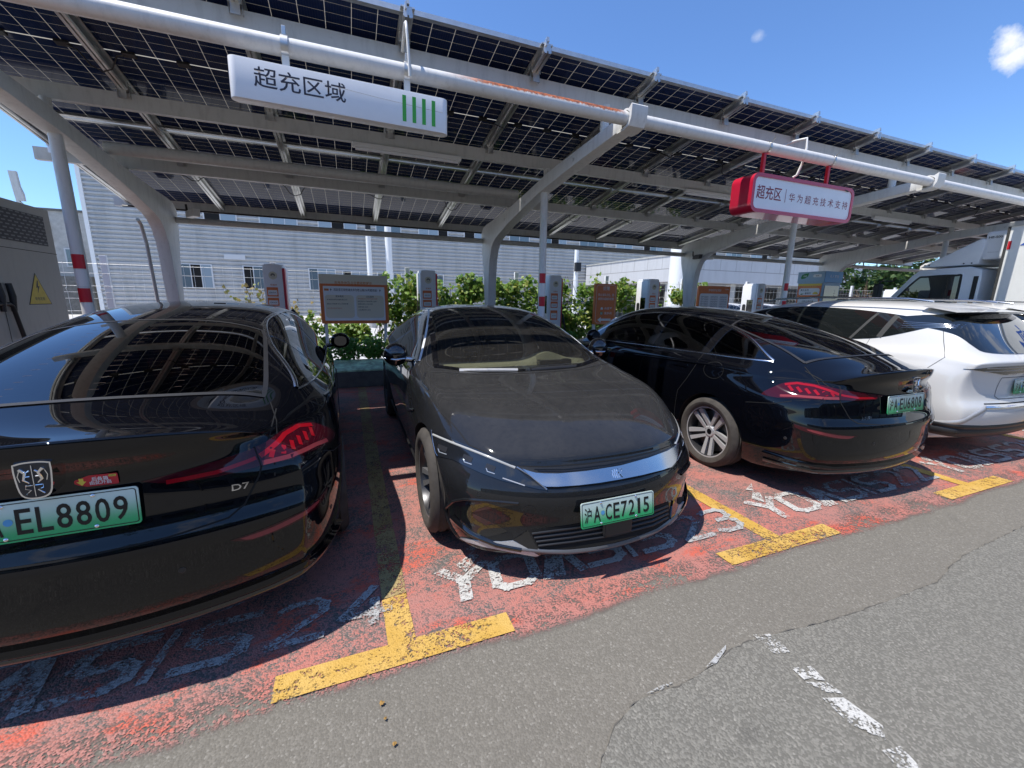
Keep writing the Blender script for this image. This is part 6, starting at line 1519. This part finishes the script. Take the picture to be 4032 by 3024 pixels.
MB().box((0, 0, 2.95), (50, 11.8, 4.75)).build('upper_wall', MT['panel_wall'], t); MB().box((-.05, -.06, 4.75), (50, 11.8, 4.85)).build('coping', MT['concrete'], t)
for x in range(0, 50, 6): MB().box((x+.3, .5, 0), (x+.8, 1.0, 2.95)).build('column', MT['concrete'], t)
MB().box((2, 9, 0), (50, 11.7, 2.95)).build('back_wall', MT['concrete_dark'], t)
# plain block at the far left, pylon, posts
t = empty('grey_block', 'plain pale building with a stained parapet at the far left', 'building', (-19.5, 40, 0))
MB().box((-8, 0, 0), (3.2, 8, 7.05)).build('wall', MT['concrete'], t); MB().box((-8.1, -.1, 7.05), (3.3, 8, 7.2)).build('parapet', MT['concrete_dark'], t)
f = MB().box((1.0, -.08, 3.3), (2.1, -.01, 4.6)).build('window', MT['window_frame'], t); MB().box((1.1, -.1, 3.4), (1.5, -.081, 4.5)).build('pane', MT['pane'], f); MB().box((1.6, -.1, 3.4), (2.0, -.081, 4.5)).build('pane', MT['pane'], f)
MB().box((-7, -1.8, 0), (3.0, -.0, 2.6)).build('lean_to', MT['concrete_dark'], t); MB().tube([(.4, -.1, 6.4), (.4, -.1, 5.0)], .09, 8).build('drain_pipe', MT['white'], t); MB().tube([(-.1, -.1, 4.4), (-.1, -.1, 2.6)], .09, 8).build('drain_pipe', MT['white'], t)
o = MB().prism([(-.30, 0), (.32, 0), (.20, 2.2), (.10, 5.35), (.09, 5.7), (-.16, 5.62), (-.02, 5.85), (-.18, 6.05), (.03, 6.05), (.03, 6.4), (-.05, 6.75), (-.08, 7.45), (-.36, 7.45), (-.32, 6.6), (-.22, 5.3)], -.08, .08, 'Y', 0, Matrix.Translation((-15.05, 30, 0))).build('sign_pylon', MT['beam_grey'], None)
tag(o, 'tall grey pylon with a torn edge against the sky at the left', 'pylon')
def post(x, y, r, z, label, box=True):
    t = empty('lamp_post', label, 'post', (x, y, 0)); MB().tube([(0, 0, 0), (0, 0, z)], r, 12).build('shaft', MT['white'], t, 50); MB().tube([(0, 0, 0), (0, 0, .3)], r*1.6, 12).build('base', MT['concrete'], t, 50)
    if box: MB().box((-.12, -.2, z-.9), (.12, -.05, z-.55)).build('lamp_box', MT['black_plastic'], t)
post(1.12, 22, .12, 5.6, 'slim white post with a dark box in front of the factory wall'); post(2.05, 22, .16, 8.0, 'thicker pale post standing in front of the factory wall', False); post(8.95, 15.5, .09, 3.6, 'pale post behind the red banded pole')
post(19.9, 21.5, .55, 8.0, 'broad white column at the corner of the pale concrete building', False)
# tree by the truck
def tree(x, y, h, r, label, seed, n=2600):
    rnd = random.Random(seed); t = empty('tree', label, 'tree', (x, y, 0)); mb = MB(); mb.tube([(0, 0, 0), (.05, 0, h*.3), (-.05, .03, h*.62)], [.14, .11, .06], 10); tips = []
    for i in range(14):
        a = rnd.uniform(0, 6.28); q = r*rnd.uniform(.5, 1); e = Vector((q*math.cos(a), q*math.sin(a), h*rnd.uniform(.5, 1.0))); mb.tube([(0, 0, h*rnd.uniform(.3, .5)), tuple(e*.55+Vector((0, 0, h*.12))), tuple(e)], [.05, .03, .01], 6); tips.append((e, rnd.uniform(.25, .5)*r*.6))
        for _ in range(2): tips.append((e*rnd.uniform(.55, .9)+Vector((0, 0, h*.1)), rnd.uniform(.25, .45)*r*.6))
    mb.build('trunk', MT['bark'], t, 60)
    def place(q):
        e, s = q.choice(tips); v = Vector((q.gauss(0, 1), q.gauss(0, 1), q.gauss(0, .8))).normalized()*s*q.random()**.45; return e+v
    mb = MB(); leaves(mb, n, place, .14, rnd, .7, .2); mb.build('crown', MT['tree_leaf'], t)
tree(19.6, 10.6, 4.0, 1.5, 'dark leafy tree between the kiosk and the truck', 31)
tree(24.5, 12.5, 4.6, 1.9, 'rounded tree behind the truck cab', 32, 2200)

# ------------------------------------------------------------------ unseen building and trees, added to darken the reflections in the paintwork
t = empty('backdrop', 'dark glazed workshop added unseen behind the camera to darken reflections', 'building', (0, -26, 0))
MB().box((-45, -12, 0), (60, 0, 8.5)).build('wall', MT['concrete_dark'], t); MB().box((-45.2, -12, 8.5), (60.2, .2, 8.9)).build('parapet', MT['concrete'], t)
for i in range(17): MB().box((-43+6*i, .001, 1.2), (-38.2+6*i, .06, 6.8)).build('window', MT['glass_dark'], t)
for i, x in enumerate((-19, -11.5, -4, 3.5, 10.5, 18)): tree(x, -19+1.5*(i % 2), 6.5+.6*(i % 3), 3.2, 'leafy street tree added unseen behind the camera to darken reflections', 50+i, 1500)
for o in COL.objects:
    if o.get('label', '').startswith('leafy street tree'): o['group'] = 'unseen trees added for reflections'

for i, (px, py, lab) in enumerate(((1522, 2838, 'curled dry leaf lying on the asphalt in front of the yellow bay mark'), (1557, 2942, 'small dry leaf crumb nearest to the lower edge on the asphalt'), (1508, 2770, 'brown leaf scrap just below the yellow bay mark'))):
    p = onZ(px, py); rnd = random.Random(90+i); mb = MB(); s_ = .012+.004*i
    vs = [(x*s_, y*s_, .006+.006*abs(x)) for x, y in LEAF]+[(0, .4*s_, .012)]; k = len(LEAF); mb.add(vs, [(j, (j+1) % k, k) for j in range(k)])
    o = mb.build('fallen_leaf', MT['dead_leaf']); o.location = (p.x, p.y, .004); o.rotation_euler = (0, 0, rnd.uniform(0, 6)); tag(o, lab, 'leaf', 'fallen leaves on the asphalt')
